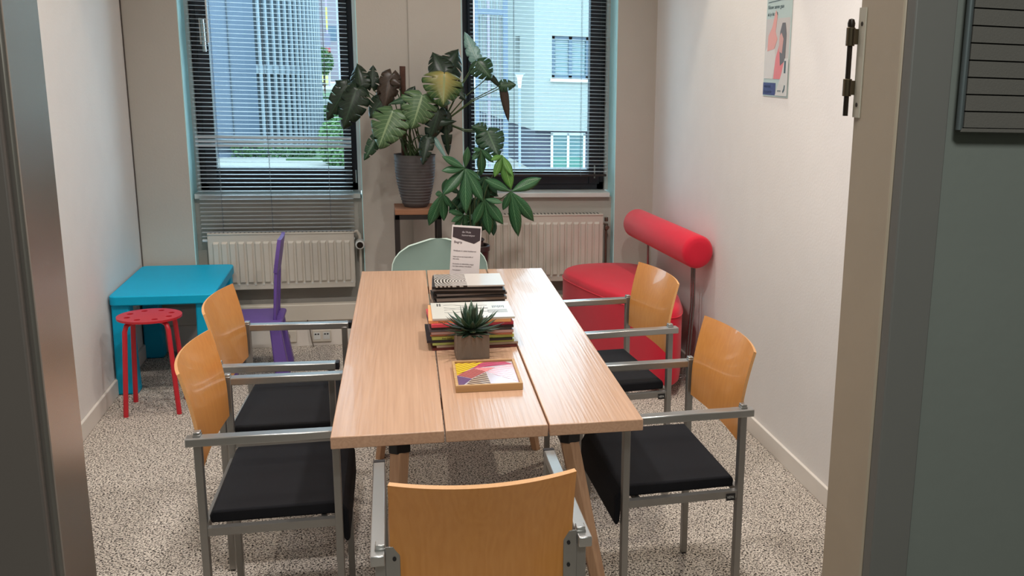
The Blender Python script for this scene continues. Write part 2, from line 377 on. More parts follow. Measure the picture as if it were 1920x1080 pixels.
blind(-.958, -.142, 6.085, .628, .0231, math.radians(4), 'white metal venetian blind of the left window, hanging past its sill', (1.155, 1.195), (-.845, -.585, -.27), True)
blind(.545, 1.375, 6.20, .985, .0226, math.radians(3), 'white metal venetian blind of the right window, ending above its sill', (), (.80, 1.21), False)

# sockets on the skirting
def socket(x0, x1, label, n, z0=.03, z1=.10):
    t = empty('power_socket', ((x0+x1)/2, YB-.03, (z0+z1)/2), label, 'socket')
    w = (x1-x0)/2; h = (z1-z0)/2
    MB().box(-w, w, -.014, 0, -h, h).build('plate', DUCT, t, bevel=.003)
    for k in range(n):
        cx = (k-(n-1)/2)*(2*w/n)
        MB().tube([(cx, -.0146, 0), (cx, -.014, 0)], .024, 20).build('outlet_face', mat('outlet_face', (150, 140, 124), .5), t)
        MB().tube([(cx-.008, -.016, 0), (cx-.008, -.0148, 0)], .004, 6).tube([(cx+.008, -.016, 0), (cx+.008, -.0148, 0)], .004, 6).build('contact_holes', BLACKP, t)
    return t
socket(-.60, -.485, 'round two-pin wall socket behind the purple child chair', 1)
t = empty('data_outlet', (-.345, YB-.03, .062), 'white double data outlet low on the back wall with a cable', 'socket')
MB().box(-.055, .05, -.014, 0, -.035, .035).build('plate', DUCT, t, bevel=.003)
for cx in (-.028, .024):
    MB().box(cx-.018, cx+.018, -.0155, -.014, -.02, .022).build('module', SILL, t)
    MB().box(cx-.012, cx-.003, -.017, -.0155, .008, .015).box(cx+.003, cx+.012, -.017, -.0155, .008, .015).build('port', BLACKP, t)
cb = MB().tube([(-.42, YB-.06, .165), (-.41, YB-.058, .12), (-.405, YB-.065, .07), (-.40, YB-.06, .03), (-.392, YB-.07, .006)], .0035, 6)
tag(cb.build('cable', mat('grey_cable', (110, 100, 90), .6), smooth=True), 'thin grey cable hanging beside the data outlet', 'cable')

# radiators
def radiator(x0, x1, z0, z1, y, label, valve):
    t = empty('radiator', ((x0+x1)/2, y, z0), label, 'radiator'); w = (x1-x0)/2; h = z1-z0
    # pressed front panel: vertical channels
    m = MB(); n = max(8, round((2*w)/.0445)); p = 2*w*.96/n; prof = [(-w, 0)]
    for k in range(n):
        c = -w*.96+k*p
        prof += [(c+.004, 0), (c+.010, -.010), (c+p-.010, -.010), (c+p-.004, 0)]
    prof.append((w, 0))
    za, zb = .045, h-.055
    rows = []
    vs = []; fs = []
    for j, z in enumerate((0.0, za-.012, za, zb, zb+.012, h)):
        for x, yy in prof: vs.append((x, yy if 2 <= j <= 3 else 0, z))
    k = len(prof)
    for j in range(5):
        for q in range(k-1): fs.append((j*k+q, j*k+q+1, (j+1)*k+q+1, (j+1)*k+q))
    m.add(vs, fs); m.build('front_panel', RAD, t, smooth=False)
    MB().box(-w, w, .004, .028, 0, h-.002).build('rear_panel', RAD, t)
    MB().box(-w-.004, w+.004, -.004, .062, h-.004, h+.006).box(-w-.004, -w, 0, .06, .02, h).box(w, w+.004, 0, .06, .02, h).build('casing', RAD, t, bevel=.002)
    g = MB()
    for q in range(int(2*w/.022)): g.box(-w+.01+q*.022, -w+.018+q*.022, .006, .055, h+.0062, h+.0072)
    tag(g.build('top_grille', STANDM, t), kind='stuff')
    hl = MB()
    for k2 in range(n): cx = -w*.96+k2*p+p; hl.tube([(cx, -.004, .03), (cx, .0, .03)], .005, 8)
    tag(hl.build('weld_dimples', SILL, t), kind='stuff')
    for sx in (-.7, .7): MB().box(sx*w-.012, sx*w+.012, .028, YN-y, h*.2, h*.9).build('wall_bracket', RAD, t)
    if valve == 'R':
        MB().tube([(w, .03, h+.0), (w+.02, .03, h+.005), (w+.035, .03, h-.02), (w+.036, .03, h-.05)], .010, 8).tube([(w+.036, .03, h-.06), (w+.036, .03, -z0+.155)], .008, 8).build('pipe', RAD, t, smooth=True)
        MB().tube([(w+.055, .03, 0.03), (w+.055, .03, -z0+.155)], .008, 8).build('pipe', RAD, t, smooth=True)
        v = MB().tube([(w+.036, .03, h-.065), (w+.036, -.05, h-.065)], .026, 16).build('valve_knob', SILL, t, bevel=.004)
        MB().tube([(w+.036, -.0505, h-.065), (w+.036, -.053, h-.065)], .018, 16).build('knob_cap', HINGED, v)
    else:
        MB().tube([(w+.004, .03, h-.06), (w+.03, .03, h-.06), (w+.03, .03, -z0+.155)], .008, 8).build('pipe', BRASS, t, smooth=True)
        MB().tube([(w+.03, .03, h-.045), (w+.03, .03, h-.02)], .012, 10).tube([(w+.03, .03, h-.08), (w+.03, -.0, h-.08)], .014, 10).tube([(w+.03, .03, h-.10), (w+.03, .03, h-.06)], .012, 10).build('valve', BRASS, t, bevel=.002)
    return t
radiator(-.925, -.150, .345, .665, 6.055, 'white ribbed panel radiator under the left window blind', 'R')
radiator(.56, 1.325, .345, .755, 6.055, 'white ribbed panel radiator under the right window sill', 'L')

# ================================================================== MEETING TABLE
ang = math.radians(-1.42)
T = empty('meeting_table', (-.134, 2.471, 0), 'long light wood meeting table with three planks and black brackets', 'table', rz=ang)
TH = .032; TL = 2.065; TW = .79
def pl(name, xa0, xb0, xa1, xb1):
    m = MB(); z0, z1 = .74-TH, .74
    m.add([(xa0, 0, z0), (xb0, 0, z0), (xb1, TL, z0), (xa1, TL, z0), (xa0, 0, z1), (xb0, 0, z1), (xb1, TL, z1), (xa1, TL, z1)],
          [(0, 3, 2, 1), (4, 5, 6, 7), (0, 1, 5, 4), (1, 2, 6, 5), (2, 3, 7, 6), (3, 0, 4, 7)])
    return m.build(name, PLANK, T, bevel=.0025)
pl('plank', 0, .2735, 0, .2735); pl('plank', .2775, .5365, .2775, .5365); pl('plank', .5405, TW, .5405, TW)
for (sx, sy, tx, ty, bx, by) in ((1, 1, .163, .085, .118, .05), (1, -1, .604, .085, .735, .04), (1, 1, .16, TL-.20, .06, TL-.33), (1, -1, .62, TL-.20, .72, TL-.34)):
    MB().prism([(tx-.027, ty-.025), (tx-.006, ty-.038), (tx+.027, ty-.025), (tx+.027, ty+.03), (tx-.027, ty+.03)], .665, .74-TH).build('leg_bracket', BLACKP, T, bevel=.002)
    a = Vector((tx, ty, .668)); b = Vector((bx, by, 0.0)); m = MB()
    def ring(c, w): return [(c.x-w, c.y-.022, c.z), (c.x, c.y-.038, c.z), (c.x+w, c.y-.022, c.z), (c.x+w, c.y+.024, c.z), (c.x-w, c.y+.024, c.z)]
    m.add(ring(a, .024)+ring(b, .018), [(4, 3, 2, 1, 0), (5, 6, 7, 8, 9)]+[(i, (i+1) % 5, 5+(i+1) % 5, 5+i) for i in range(5)])
    m.build('leg', PLANKE, T, bevel=.002)
MB().box(.16, .62, .34, .37, .68, .705).build('crossbeam', STANDM, T); MB().box(.16, .62, TL-.215, TL-.185, .68, .705).build('crossbeam', STANDM, T)
MB().box(.385, .415, .37, TL-.215, .68, .705).build('stretcher', STANDM, T)

# ================================================================== ARMCHAIRS (sitter faces +Y locally)
CW, CLN = .48, .44
def make_armchair(label):
    t = empty('armchair', (0, 0, 0), label, 'chair', 'beech and steel armchairs around the table'); w = CW/2; yr, yf = -CLN/2, CLN/2
    for sx in (-1, 1):
        x = sx*w
        MB().box(x-.0125, x+.0125, yr-.0125, yr+.0125, 0.004, .705).build('leg', ALU, t, bevel=.002)
        MB().box(x-.0125, x+.0125, yf-.0125, yf+.0125, 0.004, .685).build('leg', ALU, t, bevel=.002)
        for yy in (yr, yf): MB().box(x-.010, x+.010, yy-.010, yy+.010, 0, .004).build('foot_glide', BLACKP, t)
        xo = x+sx*.006
        ar = MB().box(xo-.017, xo+.017, yr-.035, yf+.02, .677, .70).build('armrest', ALUL, t, bevel=.003)
        MB().box(xo-.016, xo+.016, yf+.02, yf+.034, .678, .7005).build('end_cap', BLACKP, ar)
        MB().box(x-.011, x+.011, yr-.011, yr+.011, .70, .712).build('leg_cap', ALUL, t, bevel=.002)
        MB().box(x-.010, x+.010, yr+.0125, yf-.0125, .425, .447).build('seat_rail', ALU, t)
        # flange that clamps the backrest, with two screws
        fl = MB().box(min(x-sx*.0115, x-sx*.045), max(x-sx*.0115, x-sx*.045), yr-.0150, yr-.0120, .585, .708).build('clamp_plate', ALU, t, bevel=.001)
        for z in (.682, .632): MB().tube([(x-sx*.032, yr-.0150, z), (x-sx*.032, yr-.0175, z)], .0045, 8).build('screw', BLACKP, fl)
    MB().box(-w+.0125, w-.0125, yr-.008, yr+.008, .425, .447).build('cross_rail', ALU, t); MB().box(-w+.0125, w-.0125, yf-.06, yf-.045, .425, .447).build('cross_rail', ALU, t)
    # seat cushion: flat with a waterfall front
    prof = [(yr+.018, .449), (yr+.014, .470), (yr+.025, .484), (yf-.02, .486), (yf+.012, .478), (yf+.032, .452), (yf+.034, .372), (yf+.022, .362), (yf+.012, .375), (yf+.006, .440), (yf-.02, .449)]
    m = MB(); n = len(prof); ws = w-.0145
    m.add([(-ws, y, z) for y, z in prof]+[(ws, y, z) for y, z in prof], [tuple(range(n)), tuple(range(2*n-1, n-1, -1))]+[(i, i+n, (i+1) % n+n, (i+1) % n) for i in range(n)])
    m.build('seat', BLACKF, t, bevel=.006)
    tg = MB().box(-w-.0125, -w-.0100, yr+.02, yr+.055, .419, .440).build('maker_tag', BLACKP, t)
    mw = Matrix.Translation((-w-.0128, yr+.0525, .4255)) @ Matrix.Rotation(math.radians(-90), 4, 'Z') @ Matrix.Rotation(math.radians(90), 4, 'X')
    text('tag_lettering', 'VEPA', .012, SILL, tg, mw)
    # curved plywood backrest
    b = MB(); b.rimoff = 1; wb2 = w-.006
    def fn(u, v):
        xx = (u*2-1)*(wb2-.018); z = .587+v*.27
        lean = .002+.004*v+.075*max(0, v-.30)**1.5
        return (xx, yr-lean-.046*(1-(u*2-1)**2)*(.30+.70*v), z)
    b.grid(fn, 18, 8, .010)
    b.build('backrest', [BEECH, BEECHR], t, smooth=True)
    return t
CH = [ # x, y (centre), rz, scale(x=width,y=length), label
 ('armchair with orange wood back seen from behind, at the near end of the table', .184, 2.145, math.radians(-.6), (.84, 1.0)),
 ('armchair on the left of the table, the one nearest the camera', -.293, 2.905, math.radians(-91), (1.04, .76)),
 ('armchair on the left of the table standing behind, beside the purple chair', -.318, 3.545, math.radians(-93), (1.06, .76)),
 ('armchair on the right of the table nearest the camera, by the bare white wall', .815, 2.845, math.radians(91), (1.03, .79)),
 ('armchair on the right of the table in front of the red lounge seat', .845, 3.77, math.radians(95), (1.04, .79)),
]
first = None
for lab, x, y, rz, sc in CH:
    c = make_armchair(lab) if first is None else copy_tree(first)
    first = first or c
    c['label'] = lab; c.location = (x, y, 0); c.rotation_euler = (0, 0, rz); c.scale = (sc[0], sc[1], 1)

# ================================================================== CHILDREN'S CORNER
# teal table
t = empty('child_table', (-1.032, 5.643, 0), 'teal plastic child table with slab legs in the left corner', 'table')
tw, tl = .232, .387
def rr(x0, x1, y0, y1, r, n=5):
    p = []
    for cx, cy, a in ((x1-r, y0+r, -90), (x1-r, y1-r, 0), (x0+r, y1-r, 90), (x0+r, y0+r, 180)):
        p += [(cx+r*math.cos(math.radians(a+90*k/n)), cy+r*math.sin(math.radians(a+90*k/n))) for k in range(n+1)]
    return p
MB().prism(rr(-tw, tw+.005, -tl, tl, .035), .452, .50).build('tabletop', TEAL, t, bevel=.006)
for sx in (-1, 1):
    for sy in (-1, 1):
        m = MB(); cx, cy = sx*(tw-.045), sy*(tl-.065); a, b = .040, .055
        vs = [(cx+p*a, cy+q*a, .453) for p, q in ((-1, -1), (1, -1), (1, 1), (-1, 1))]+[(cx+p*(a+.008)+sx*.0, cy+q*(b-.008), 0) for p, q in ((-1, -1), (1, -1), (1, 1), (-1, 1))]
        m.add(vs, [(0, 1, 2, 3), (7, 6, 5, 4)]+[(i, i+4, (i+1) % 4+4, (i+1) % 4) for i in range(4)]).build('leg', TEAL, t, bevel=.008)
# red stool
t = empty('stool', (-1.045, 5.045, 0), 'round red metal stool with a perforated seat in front of the teal table', 'stool')
R0 = .138; m = MB()
NA = 48; holes = [(.095*math.cos(a), .095*math.sin(a)) for a in [2*math.pi*(k+.5)/8 for k in range(8)]]
me = bpy.data.meshes.new('seat')
bm = bmesh.new()
for z in (0,):
    ring = [bm.verts.new((R0*math.cos(2*math.pi*k/NA), R0*math.sin(2*math.pi*k/NA), 0)) for k in range(NA)]
    es = [bm.edges.new((ring[k], ring[(k+1) % NA])) for k in range(NA)]
    for hx, hy in holes:
        r2 = [bm.verts.new((hx+.014*math.cos(2*math.pi*k/12), hy+.014*math.sin(2*math.pi*k/12), 0)) for k in range(12)]
        es += [bm.edges.new((r2[k], r2[(k+1) % 12])) for k in range(12)]
bmesh.ops.triangle_fill(bm, use_beauty=True, edges=es)
for f in list(bm.faces):
    c = f.calc_center_median()
    if any((c.x-hx)**2+(c.y-hy)**2 < .012**2 for hx, hy in holes): bm.faces.remove(f)
bmesh.ops.recalc_face_normals(bm, faces=bm.faces)
bm.to_mesh(me); bm.free(); me.materials.append(RED)
so = bpy.data.objects.new('seat', me); COL.objects.link(so); so.parent = t; so.location = (0, 0, .449)
sm = so.modifiers.new('thick', 'SOLIDIFY'); sm.thickness = .010; sm.offset = 0
for k in range(4):
    a = math.radians(45+90*k); dx, dy = math.cos(a), math.sin(a)
    MB().tube([(dx*.05, dy*.05, .436), (dx*.095, dy*.095, .436), (dx*.118, dy*.118, .426), (dx*.128, dy*.128, .40), (dx*.158, dy*.158, .012), (dx*.159, dy*.159, 0)], .011, 10).build('leg', RED, t, smooth=True)
MB().tube([(.05, .0, .425), (.05, 0, .441)], .012, 8).tube([(-.05, .0, .425), (-.05, 0, .441)], .012, 8).build('stacking_stud', BLACKP, t)
t.rotation_euler = (0, 0, math.radians(1))
# purple child chair
t = empty('child_chair', (-.645, 5.585, 0), 'purple plastic child chair with a slatted high back facing the teal table', 'chair')
MB().prism(rr(-.135, .14, -.165, .16, .03), .285, .305).build('seat', PURP, t, bevel=.006)
for sx in (-1, 1):
    for sy in (-1, 1):
        cx, cy = sx*.10, sy*.115; vs = [(cx+p*.026, cy+q*.026, .288) for p, q in ((-1, -1), (1, -1), (1, 1), (-1, 1))]+[(cx+p*.036+sx*.03, cy+q*.036+sy*.015, 0) for p, q in ((-1, -1), (1, -1), (1, 1), (-1, 1))]
        MB().add(vs, [(0, 1, 2, 3), (7, 6, 5, 4)]+[(i, i+4, (i+1) % 4+4, (i+1) % 4) for i in range(4)]).build('leg', PURP, t, bevel=.008)
for y in (-.105, .105):
    MB().bar((.102, y, .30), (.122, y*1.02, .60), .016, .028, up=(0, 1, 0)).build('back_post', PURP, t, bevel=.004)
def bfn(u, v): return (.118+.028*v+.004*math.sin(3*u), (u*2-1)*(.135-.02*abs(v-.5)), .555+.175*v)
MB().grid(bfn, 8, 5, .018).build('backrest', PURP, t, smooth=True)
for y in (-.05, 0, .05):
    MB().bar((.102, y, .302), (.120, y, .57), .012, .018, up=(0, 1, 0)).build('back_bar', PURP, t, bevel=.003)

# ================================================================== RED LOUNGE SEAT
t = empty('lounge_seat', (1.35, 5.35, 0), 'red fabric lounge seat with a bolster back in the right corner', 'lounge chair')
def up_(p): return (p[0]-1.35, p[1]-5.35)
pts = [(1.020, 5.78), (1.045, 5.60), (1.13, 5.265), (1.235, 4.99), (1.33, 4.745), (1.395, 4.70), (1.465, 4.76), (1.525, 4.98), (1.572, 5.3), (1.59, 5.60), (1.568, 5.85), (1.50, 5.97), (1.36, 6.01), (1.20, 6.0), (1.08, 5.93)]
def smoothpoly(p, it=2):
    for _ in range(it):
        q = []
        for i in range(len(p)):
            a, b = p[i], p[(i+1) % len(p)]
            q += [(a[0]*.75+b[0]*.25, a[1]*.75+b[1]*.25), (a[0]*.25+b[0]*.75, a[1]*.25+b[1]*.75)]
        p = q
    return p
sp = smoothpoly([up_(p) for p in pts], 2)
cx = sum(p[0] for p in sp)/len(sp); cy = sum(p[1] for p in sp)/len(sp)
prof = [(0, .058), (.955, .06), (.985, .075), (1, .11), (1, .425), (.992, .445), (.972, .461), (.93, .470), (.6, .476), (.2, .478)]
vs = []; n = len(sp)
for s_, z in prof[1:]: vs += [(cx+(x-cx)*s_, cy+(y-cy)*s_, z) for x, y in sp]
L_ = len(prof)-1; m = MB()
m.add(vs, [(i*n+k, i*n+(k+1) % n, (i+1)*n+(k+1) % n, (i+1)*n+k) for i in range(L_-1) for k in range(n)]+[tuple(range(n-1, -1, -1)), tuple(range((L_-1)*n, L_*n))])
m.build('seat', REDF, t, smooth=True)
m = MB()
pz_ = [(cx+(x-cx)*1.003, cy+(y-cy)*1.003, .428) for x, y in sp]; m.tube(pz_+[pz_[0], pz_[1]], .0035, 5, caps=False); m.build('seam_piping', REDF, t, smooth=True)
for x, y in ((1.16, 5.72), (1.38, 4.92), (1.48, 5.15), (1.48, 5.8)):
    MB().tube([(x-1.35, y-5.35, 0), (x-1.35, y-5.35, .062)], .02, 10).build('foot', BLACKP, t)
a = Vector((1.475-1.35, 5.81-5.35, .742)); b = Vector((1.553-1.35, 4.80-5.35, .742)); d = (b-a).normalized()
r = .086; k = [(0, .0), (.001, .55), (.004, .82), (.012, .94), (.026, 1.0)]
Ln = (b-a).length
pp = [a+d*q for q, _ in k]+[b-d*q for q, _ in reversed(k)]; rs = [max(.001, r*s_) for _, s_ in k]+[max(.001, r*s_) for _, s_ in reversed(k)]
MB().tube(pp, rs, 32).build('bolster', REDF, t, smooth=True)
for q in (.14, .86):
    c0 = a+d*Ln*q
    for off in (-.012, .028) if q > .5 else (0,):
        MB().tube([c0+Vector((.03, off, -.07)), c0+Vector((.035, off, -.3)), Vector((c0.x+.012, c0.y+off, .05)), Vector((c0.x-.03, c0.y+off, .04))], .007, 8).build('support_rod', CHROME, t, smooth=True)

# ================================================================== GREEN SHELL CHAIR
t = empty('shell_chair', (.275, 4.79, 0), 'sage green plastic shell chair at the far end of the table', 'chair')
g = MB(); g.rimoff = 1
def shell(u, v):
    a = (u*2-1)
    if v < .5:                                    # seat pan, front to back
        q = v/.5; w = .20+.015*q; y = -.23+.40*q; z = .455-.02*math.sin(math.pi*q)+.03*abs(a)**3*(.4+q)
        return (a*w, y, z)
    q = (v-.5)/.5; hw = .215+.012*math.sin(math.pi*q)
    w = hw*(1-.0*q) if q < .62 else hw*math.sqrt(max(0.03, 1-((q-.62)/.385)**2.4))
    z = .455+.345*q; y = .17+.055*q-.10*abs(a)**2*(1-.35*q)*(w/.22)
    return (a*w, y, z+.0)
g.grid(shell, 22, 26, .009)
g.build('shell', [GRSHELL, GREDGE], t, smooth=True)
MB().grid(lambda u, v: (.20+.055*math.sin(math.pi*v)*u, -.10+.28*v, .60+.06*u-.05*v), 4, 10, .009).build('armrest', GREDGE, t, smooth=True)
MB().grid(lambda u, v: (-.20-.055*math.sin(math.pi*v)*u, -.10+.28*v, .60+.06*u-.05*v), 4, 10, .009).build('armrest', GREDGE, t, smooth=True)
for sx in (-1, 1):
    for sy in (-1, 1):
        MB().tube([(sx*.12, sy*.11, .44), (sx*.20, sy*.19, 0)], [.017, .011], 10).build('leg', PLANKE, t, smooth=True)
MB().box(-.13, .13, -.13, .13, .425, .440).build('underframe', BLACKP, t)

# ================================================================== PLANTS
t = empty('plant_stand', (.205, 5.79, 0), 'side stand with a wooden top on dark metal legs under the monstera pot', 'stand')
MB().box(-.124, .124, -.13, .13, .822, .852).build('top', STANDW, t, bevel=.003)
fr = MB()
for sx in (-1, 1):
    for sy in (-1, 1): MB().box(sx*.112-.0125, sx*.112+.0125, sy*.118-.0125, sy*.118+.0125, 0, .822).build('leg', STANDM, t, bevel=.001)
fr.box(-.124, .124, -.1305, -.1055, .797, .822).box(-.124, .124, .1055, .1305, .797, .822).box(-.1245, -.0995, -.105, .105, .797, .822).box(.0995, .1245, -.105, .105, .797, .822)
fr.box(-.112, .112, -.124, -.112, .12, .14).box(-.112, .112, .112, .124, .12, .14); fr.build('rail', STANDM, t)

def leaf_shape(L_, Wd, nf=6, split=.5, curl=.25, droop=.2, seed=0):
    """heart-shaped split leaf: midrib on +Y, normal +Z; UV u across (0.5 = midrib), v along"""
    rnd = random.Random(seed); V = []; F = []; UV = []
    def wid(t): return math.sin(math.pi*min(1, max(0, .06+.94*(t**.62))))**.75 * (1.0 if t > .12 else .85)
    def P(side, fr_, t):
        w = wid(t)*Wd/2*fr_; y = (t*1.08-.14*fr_*(1-t)*1.2+.12*fr_*t*(1-t))*L_
        z = -curl*Wd*(fr_**2)*.5-droop*L_*t*t
        return (side*w, y, z)
    def add(p, u, v): V.append(p); UV.append((u, v)); return len(V)-1
    for side in (-1, 1):
        for k in range(nf):
            a, b = k/nf, (k+1)/nf; c = nf > 2 and 0 < k; d = nf > 2 and k < nf-1
            gap = (.10 if (k+seed) % 3 else .02)/nf if c else 0; gap2 = (.10 if (k+1+seed) % 3 else .02)/nf if d else 0
            rows = []
            for j, fr_ in enumerate((0, .25, split, .72, .9, 1.0)):
                g = 0 if fr_ <= split else min(1, (fr_-split)/(1-split)*2.5); e = .04/nf if fr_ == 1 else 0
                t0 = a+gap*g+e*c; t1 = b-gap2*g-e*d
                rows.append([add(P(side, fr_*(1 if (q not in (0, 3) or not nf > 2) else (.985 if fr_ == 1 else 1)), t0+(t1-t0)*q/3), .5+side*.5*fr_, a+(b-a)*q/3) for q in range(4)])
            for j in range(5):
                for q in range(3):
                    f = (rows[j][q], rows[j+1][q], rows[j+1][q+1], rows[j][q+1]); F.append(f if side > 0 else f[::-1])
    return V, F, UV
def leaflet_shape(L_, Wd, curl=.3, droop=.12):
    V = []; F = []; UV = []; n = 8; fr = (-1, -.5, 0, .5, 1)
    for i in range(n+1):
        t = i/n; w = Wd/2*(math.sin(math.pi*t**1.15)**.85 if 0 < t < 1 else .02)
        for f in fr: V.append((f*w, t*L_, -curl*Wd*f*f*.5+.006*abs(f)-droop*L_*t*t)); UV.append((.5+f*.5, t))
    for i in range(n):
        for q in range(4): F.append((i*5+q, i*5+q+1, (i+1)*5+q+1, (i+1)*5+q))
    return V, F, UV
def leaf_obj(name, shp, m, parent, base, tip, face=(0, -1, .45), roll=0):
    V, F, UV = shp
    me = bpy.data.meshes.new(name); me.from_pydata(V, [], F); me.materials.append(m)
    ul = me.uv_layers.new(name='UVMap')
    for lp in me.loops: ul.data[lp.index].uv = UV[lp.vertex_index]
    bm = bmesh.new(); bm.from_mesh(me); bmesh.ops.remove_doubles(bm, verts=bm.verts, dist=1e-4); bm.to_mesh(me); bm.free()
    me.polygons.foreach_set('use_smooth', [True]*len(me.polygons))
    o = bpy.data.objects.new(name, me); COL.objects.link(o); o.parent = parent
    y = (Vector(tip)-Vector(base)).normalized(); n = Vector(face); n = (n-n.dot(y)*y).normalized()
    n = Matrix.Rotation(roll, 3, y) @ n; x = y.cross(n).normalized()
    R_ = Matrix((x, y, n)).transposed().to_4x4(); R_.translation = Vector(base); o.matrix_local = R_
    sm = o.modifiers.new('thickness', 'SOLIDIFY'); sm.thickness = .0012
    return o
LM = {'D': leafmat('leaf_dark', (28, 46, 32), (46, 70, 48)), 'M': leafmat('leaf_mid_green', (36, 70, 46), (80, 114, 80)),
      'L': leafmat('leaf_light_green', (80, 110, 72), (140, 162, 120)), 'Y': leafmat('leaf_yellowing', (74, 112, 60), (140, 150, 96), yellow=(176, 158, 88)),
      'P': leafmat('leaf_pale', (120, 158, 150), (170, 196, 188)), 'B': leafmat('leaf_brown_dry', (58, 46, 36), (80, 62, 48))}
MP = Vector((.198, 5.785, .853))
t = empty('monstera_plant', MP, 'potted monstera with split leaves and a brown pole, between the windows', 'plant')
def loc(p): return tuple(Vector(p)-MP)
prof = [(0, 0), (.060, 0), (.066, .006)]
for k in range(15):
    z = .02+k*.0165; r = .069+.040*math.sin(min(1, z/.24)*math.pi/2)
    prof += [(r, z), (r+.0018, z+.006), (r, z+.012)]
prof += [(.1115, .284), (.1125, .290), (.104, .290), (.100, .262), (0, .262)]
MB().lathe(prof, 40).build('pot', POTG, t, smooth=True)
MB().lathe([(.0, .250), (.101, .252), (.06, .272), (0, .276)], 24).build('soil', SOIL, t, smooth=True)
MB().tube([loc((.142, 5.80, 1.12)), loc((.145, 5.79, 1.616))], .0155, 12).build('moss_pole', STEMB, t)
hubL, hubR, C0 = (.176, 5.75, 1.227), (.352, 5.70, 1.325), (.20, 5.78, 1.11)
MON = [
 ((-0.094, 5.72, 1.496),(-0.162, 5.66, 1.32),0.151,'D'),
 ((-0.14, 5.74, 1.509),(-0.237, 5.7, 1.352),0.103,'D'),
 ((-0.076, 5.76, 1.504),(-0.094, 5.8, 1.618),0.103,'D'),
 ((-0.134, 5.78, 1.491),(-0.201, 5.82, 1.533),0.078,'D'),
 ((-0.018, 5.78, 1.5),(-0.009, 5.8, 1.606),0.072,'D'),
 ((0.088, 5.72, 1.576),(0.047, 5.66, 1.41),0.127,'B'),
 ((0.066, 5.76, 1.547),(0.011, 5.74, 1.468),0.066,'B'),
 ((0.082, 5.7, 1.543),(0.122, 5.68, 1.525),0.048,'B'),
 ((0.037, 5.7, 1.442),(-0.031, 5.68, 1.363),0.103,'D'),
 ((0.087, 5.62, 1.387),(0.013, 5.56, 1.226),0.187,'L'),
 ((0.004, 5.66, 1.246),(-0.06, 5.62, 1.142),0.066,'M'),
 ((0.093, 5.68, 1.297),(0.04, 5.64, 1.203),0.078,'M'),
 ((0.24, 5.62, 1.471),(0.19, 5.57, 1.325),0.181,'L'),
 ((0.174, 5.64, 1.452),(0.082, 5.6, 1.432),0.036,'M'),
 ((0.167, 5.68, 1.462),(0.202, 5.7, 1.513),0.048,'D'),
 ((0.356, 5.62, 1.588),(0.346, 5.56, 1.445),0.199,'Y'),
 ((0.357, 5.68, 1.59),(0.309, 5.74, 1.692),0.127,'D'),
 ((0.375, 5.7, 1.585),(0.444, 5.76, 1.711),0.133,'D'),
 ((0.534, 5.72, 1.663),(0.484, 5.78, 1.803),0.072,'P'),
 ((0.534, 5.66, 1.657),(0.595, 5.62, 1.584),0.127,'M'),
 ((0.607, 5.68, 1.583),(0.664, 5.68, 1.528),0.036,'D'),
 ((0.658, 5.68, 1.53),(0.729, 5.66, 1.541),0.066,'M'),
 ((0.673, 5.68, 1.522),(0.696, 5.66, 1.356),0.054,'B'),
 ((0.328, 5.64, 1.397),(0.278, 5.6, 1.245),0.103,'D'),
 ((0.358, 5.68, 1.37),(0.368, 5.66, 1.173),0.066,'D'),
 ((0.293, 5.66, 1.25),(0.356, 5.62, 1.15),0.027,'P'),
 ((0.261, 5.6, 1.248),(0.232, 5.56, 1.127),0.072,'D'),
 ((0.577, 5.64, 1.292),(0.512, 5.62, 1.307),0.072,'M'),
 ((0.58, 5.62, 1.288),(0.625, 5.56, 1.175),0.145,'M'),
 ((0.565, 5.64, 1.275),(0.549, 5.6, 1.194),0.078,'D'),
 ((0.316, 5.64, 1.326),(0.402, 5.62, 1.339),0.039,'D'),
 ((0.383, 5.66, 1.552),(0.457, 5.62, 1.465),0.084,'D'),
 ((0.346, 5.7, 1.55),(0.369, 5.68, 1.347),0.042,'B'),
]
for i, (b, e, w, tone) in enumerate(MON):
    ln = (Vector(e)-Vector(b)).length; rd = random.Random(i)
    dense = tone in 'BP' or w < .05
    shp = leaf_shape(ln*1.05, w*(.9 if tone == 'B' else 1.12), nf=5 if w > .09 else (4 if w > .06 else 2), split=.36 if not dense else .7, curl=rd.uniform(.2, .4), droop=rd.uniform(.05, .2), seed=i)
    leaf_obj('leaf', shp, LM[tone], t, loc(b), loc(e), (rd.uniform(-.25, .25), -1, rd.uniform(.15, .6)))
    hub = hubR if b[0] > .29 else hubL; bv = Vector(b)
    if b[0] > .29:
        pts = [Vector(hub), Vector(hub).lerp(bv, .5)+Vector((0, 0, .02 if b[2] > 1.4 else -.02)), bv]
    else:
        c = Vector(C0)+Vector((rd.uniform(-.05, .05), rd.uniform(-.03, .03), 0))
        pts = [c, c.lerp(bv, .35)+Vector((-.0, 0, .07)), c.lerp(bv, .7)+Vector((0, 0, .05)), bv]
    MB().tube([loc(p) for p in pts], [.0045]+[.0032]*(len(pts)-2)+[.0025], 6).build('petiole', STEMM, t, smooth=True)
for off in (-.012, .004, .02):
    MB().tube([loc((C0[0]+off*2, C0[1], 1.11)), loc((.25+off, 5.75, 1.2)), loc((.31+off, 5.72, 1.27)), loc((hubR[0]+off*.3, hubR[1], hubR[2]))], .0058, 8).build('stem', STEMM, t, smooth=True)
for k in range(6):
    a = k*1.05; MB().tube([loc((C0[0]+.05*math.cos(a), C0[1]+.03*math.sin(a), 1.10)), loc((C0[0]+.06*math.cos(a), C0[1]+.03*math.sin(a), 1.19)), loc((C0[0]+.02*math.cos(a)-.01, C0[1], 1.27+.02*k))], .004, 6).build('stem', STEMM, t, smooth=True)

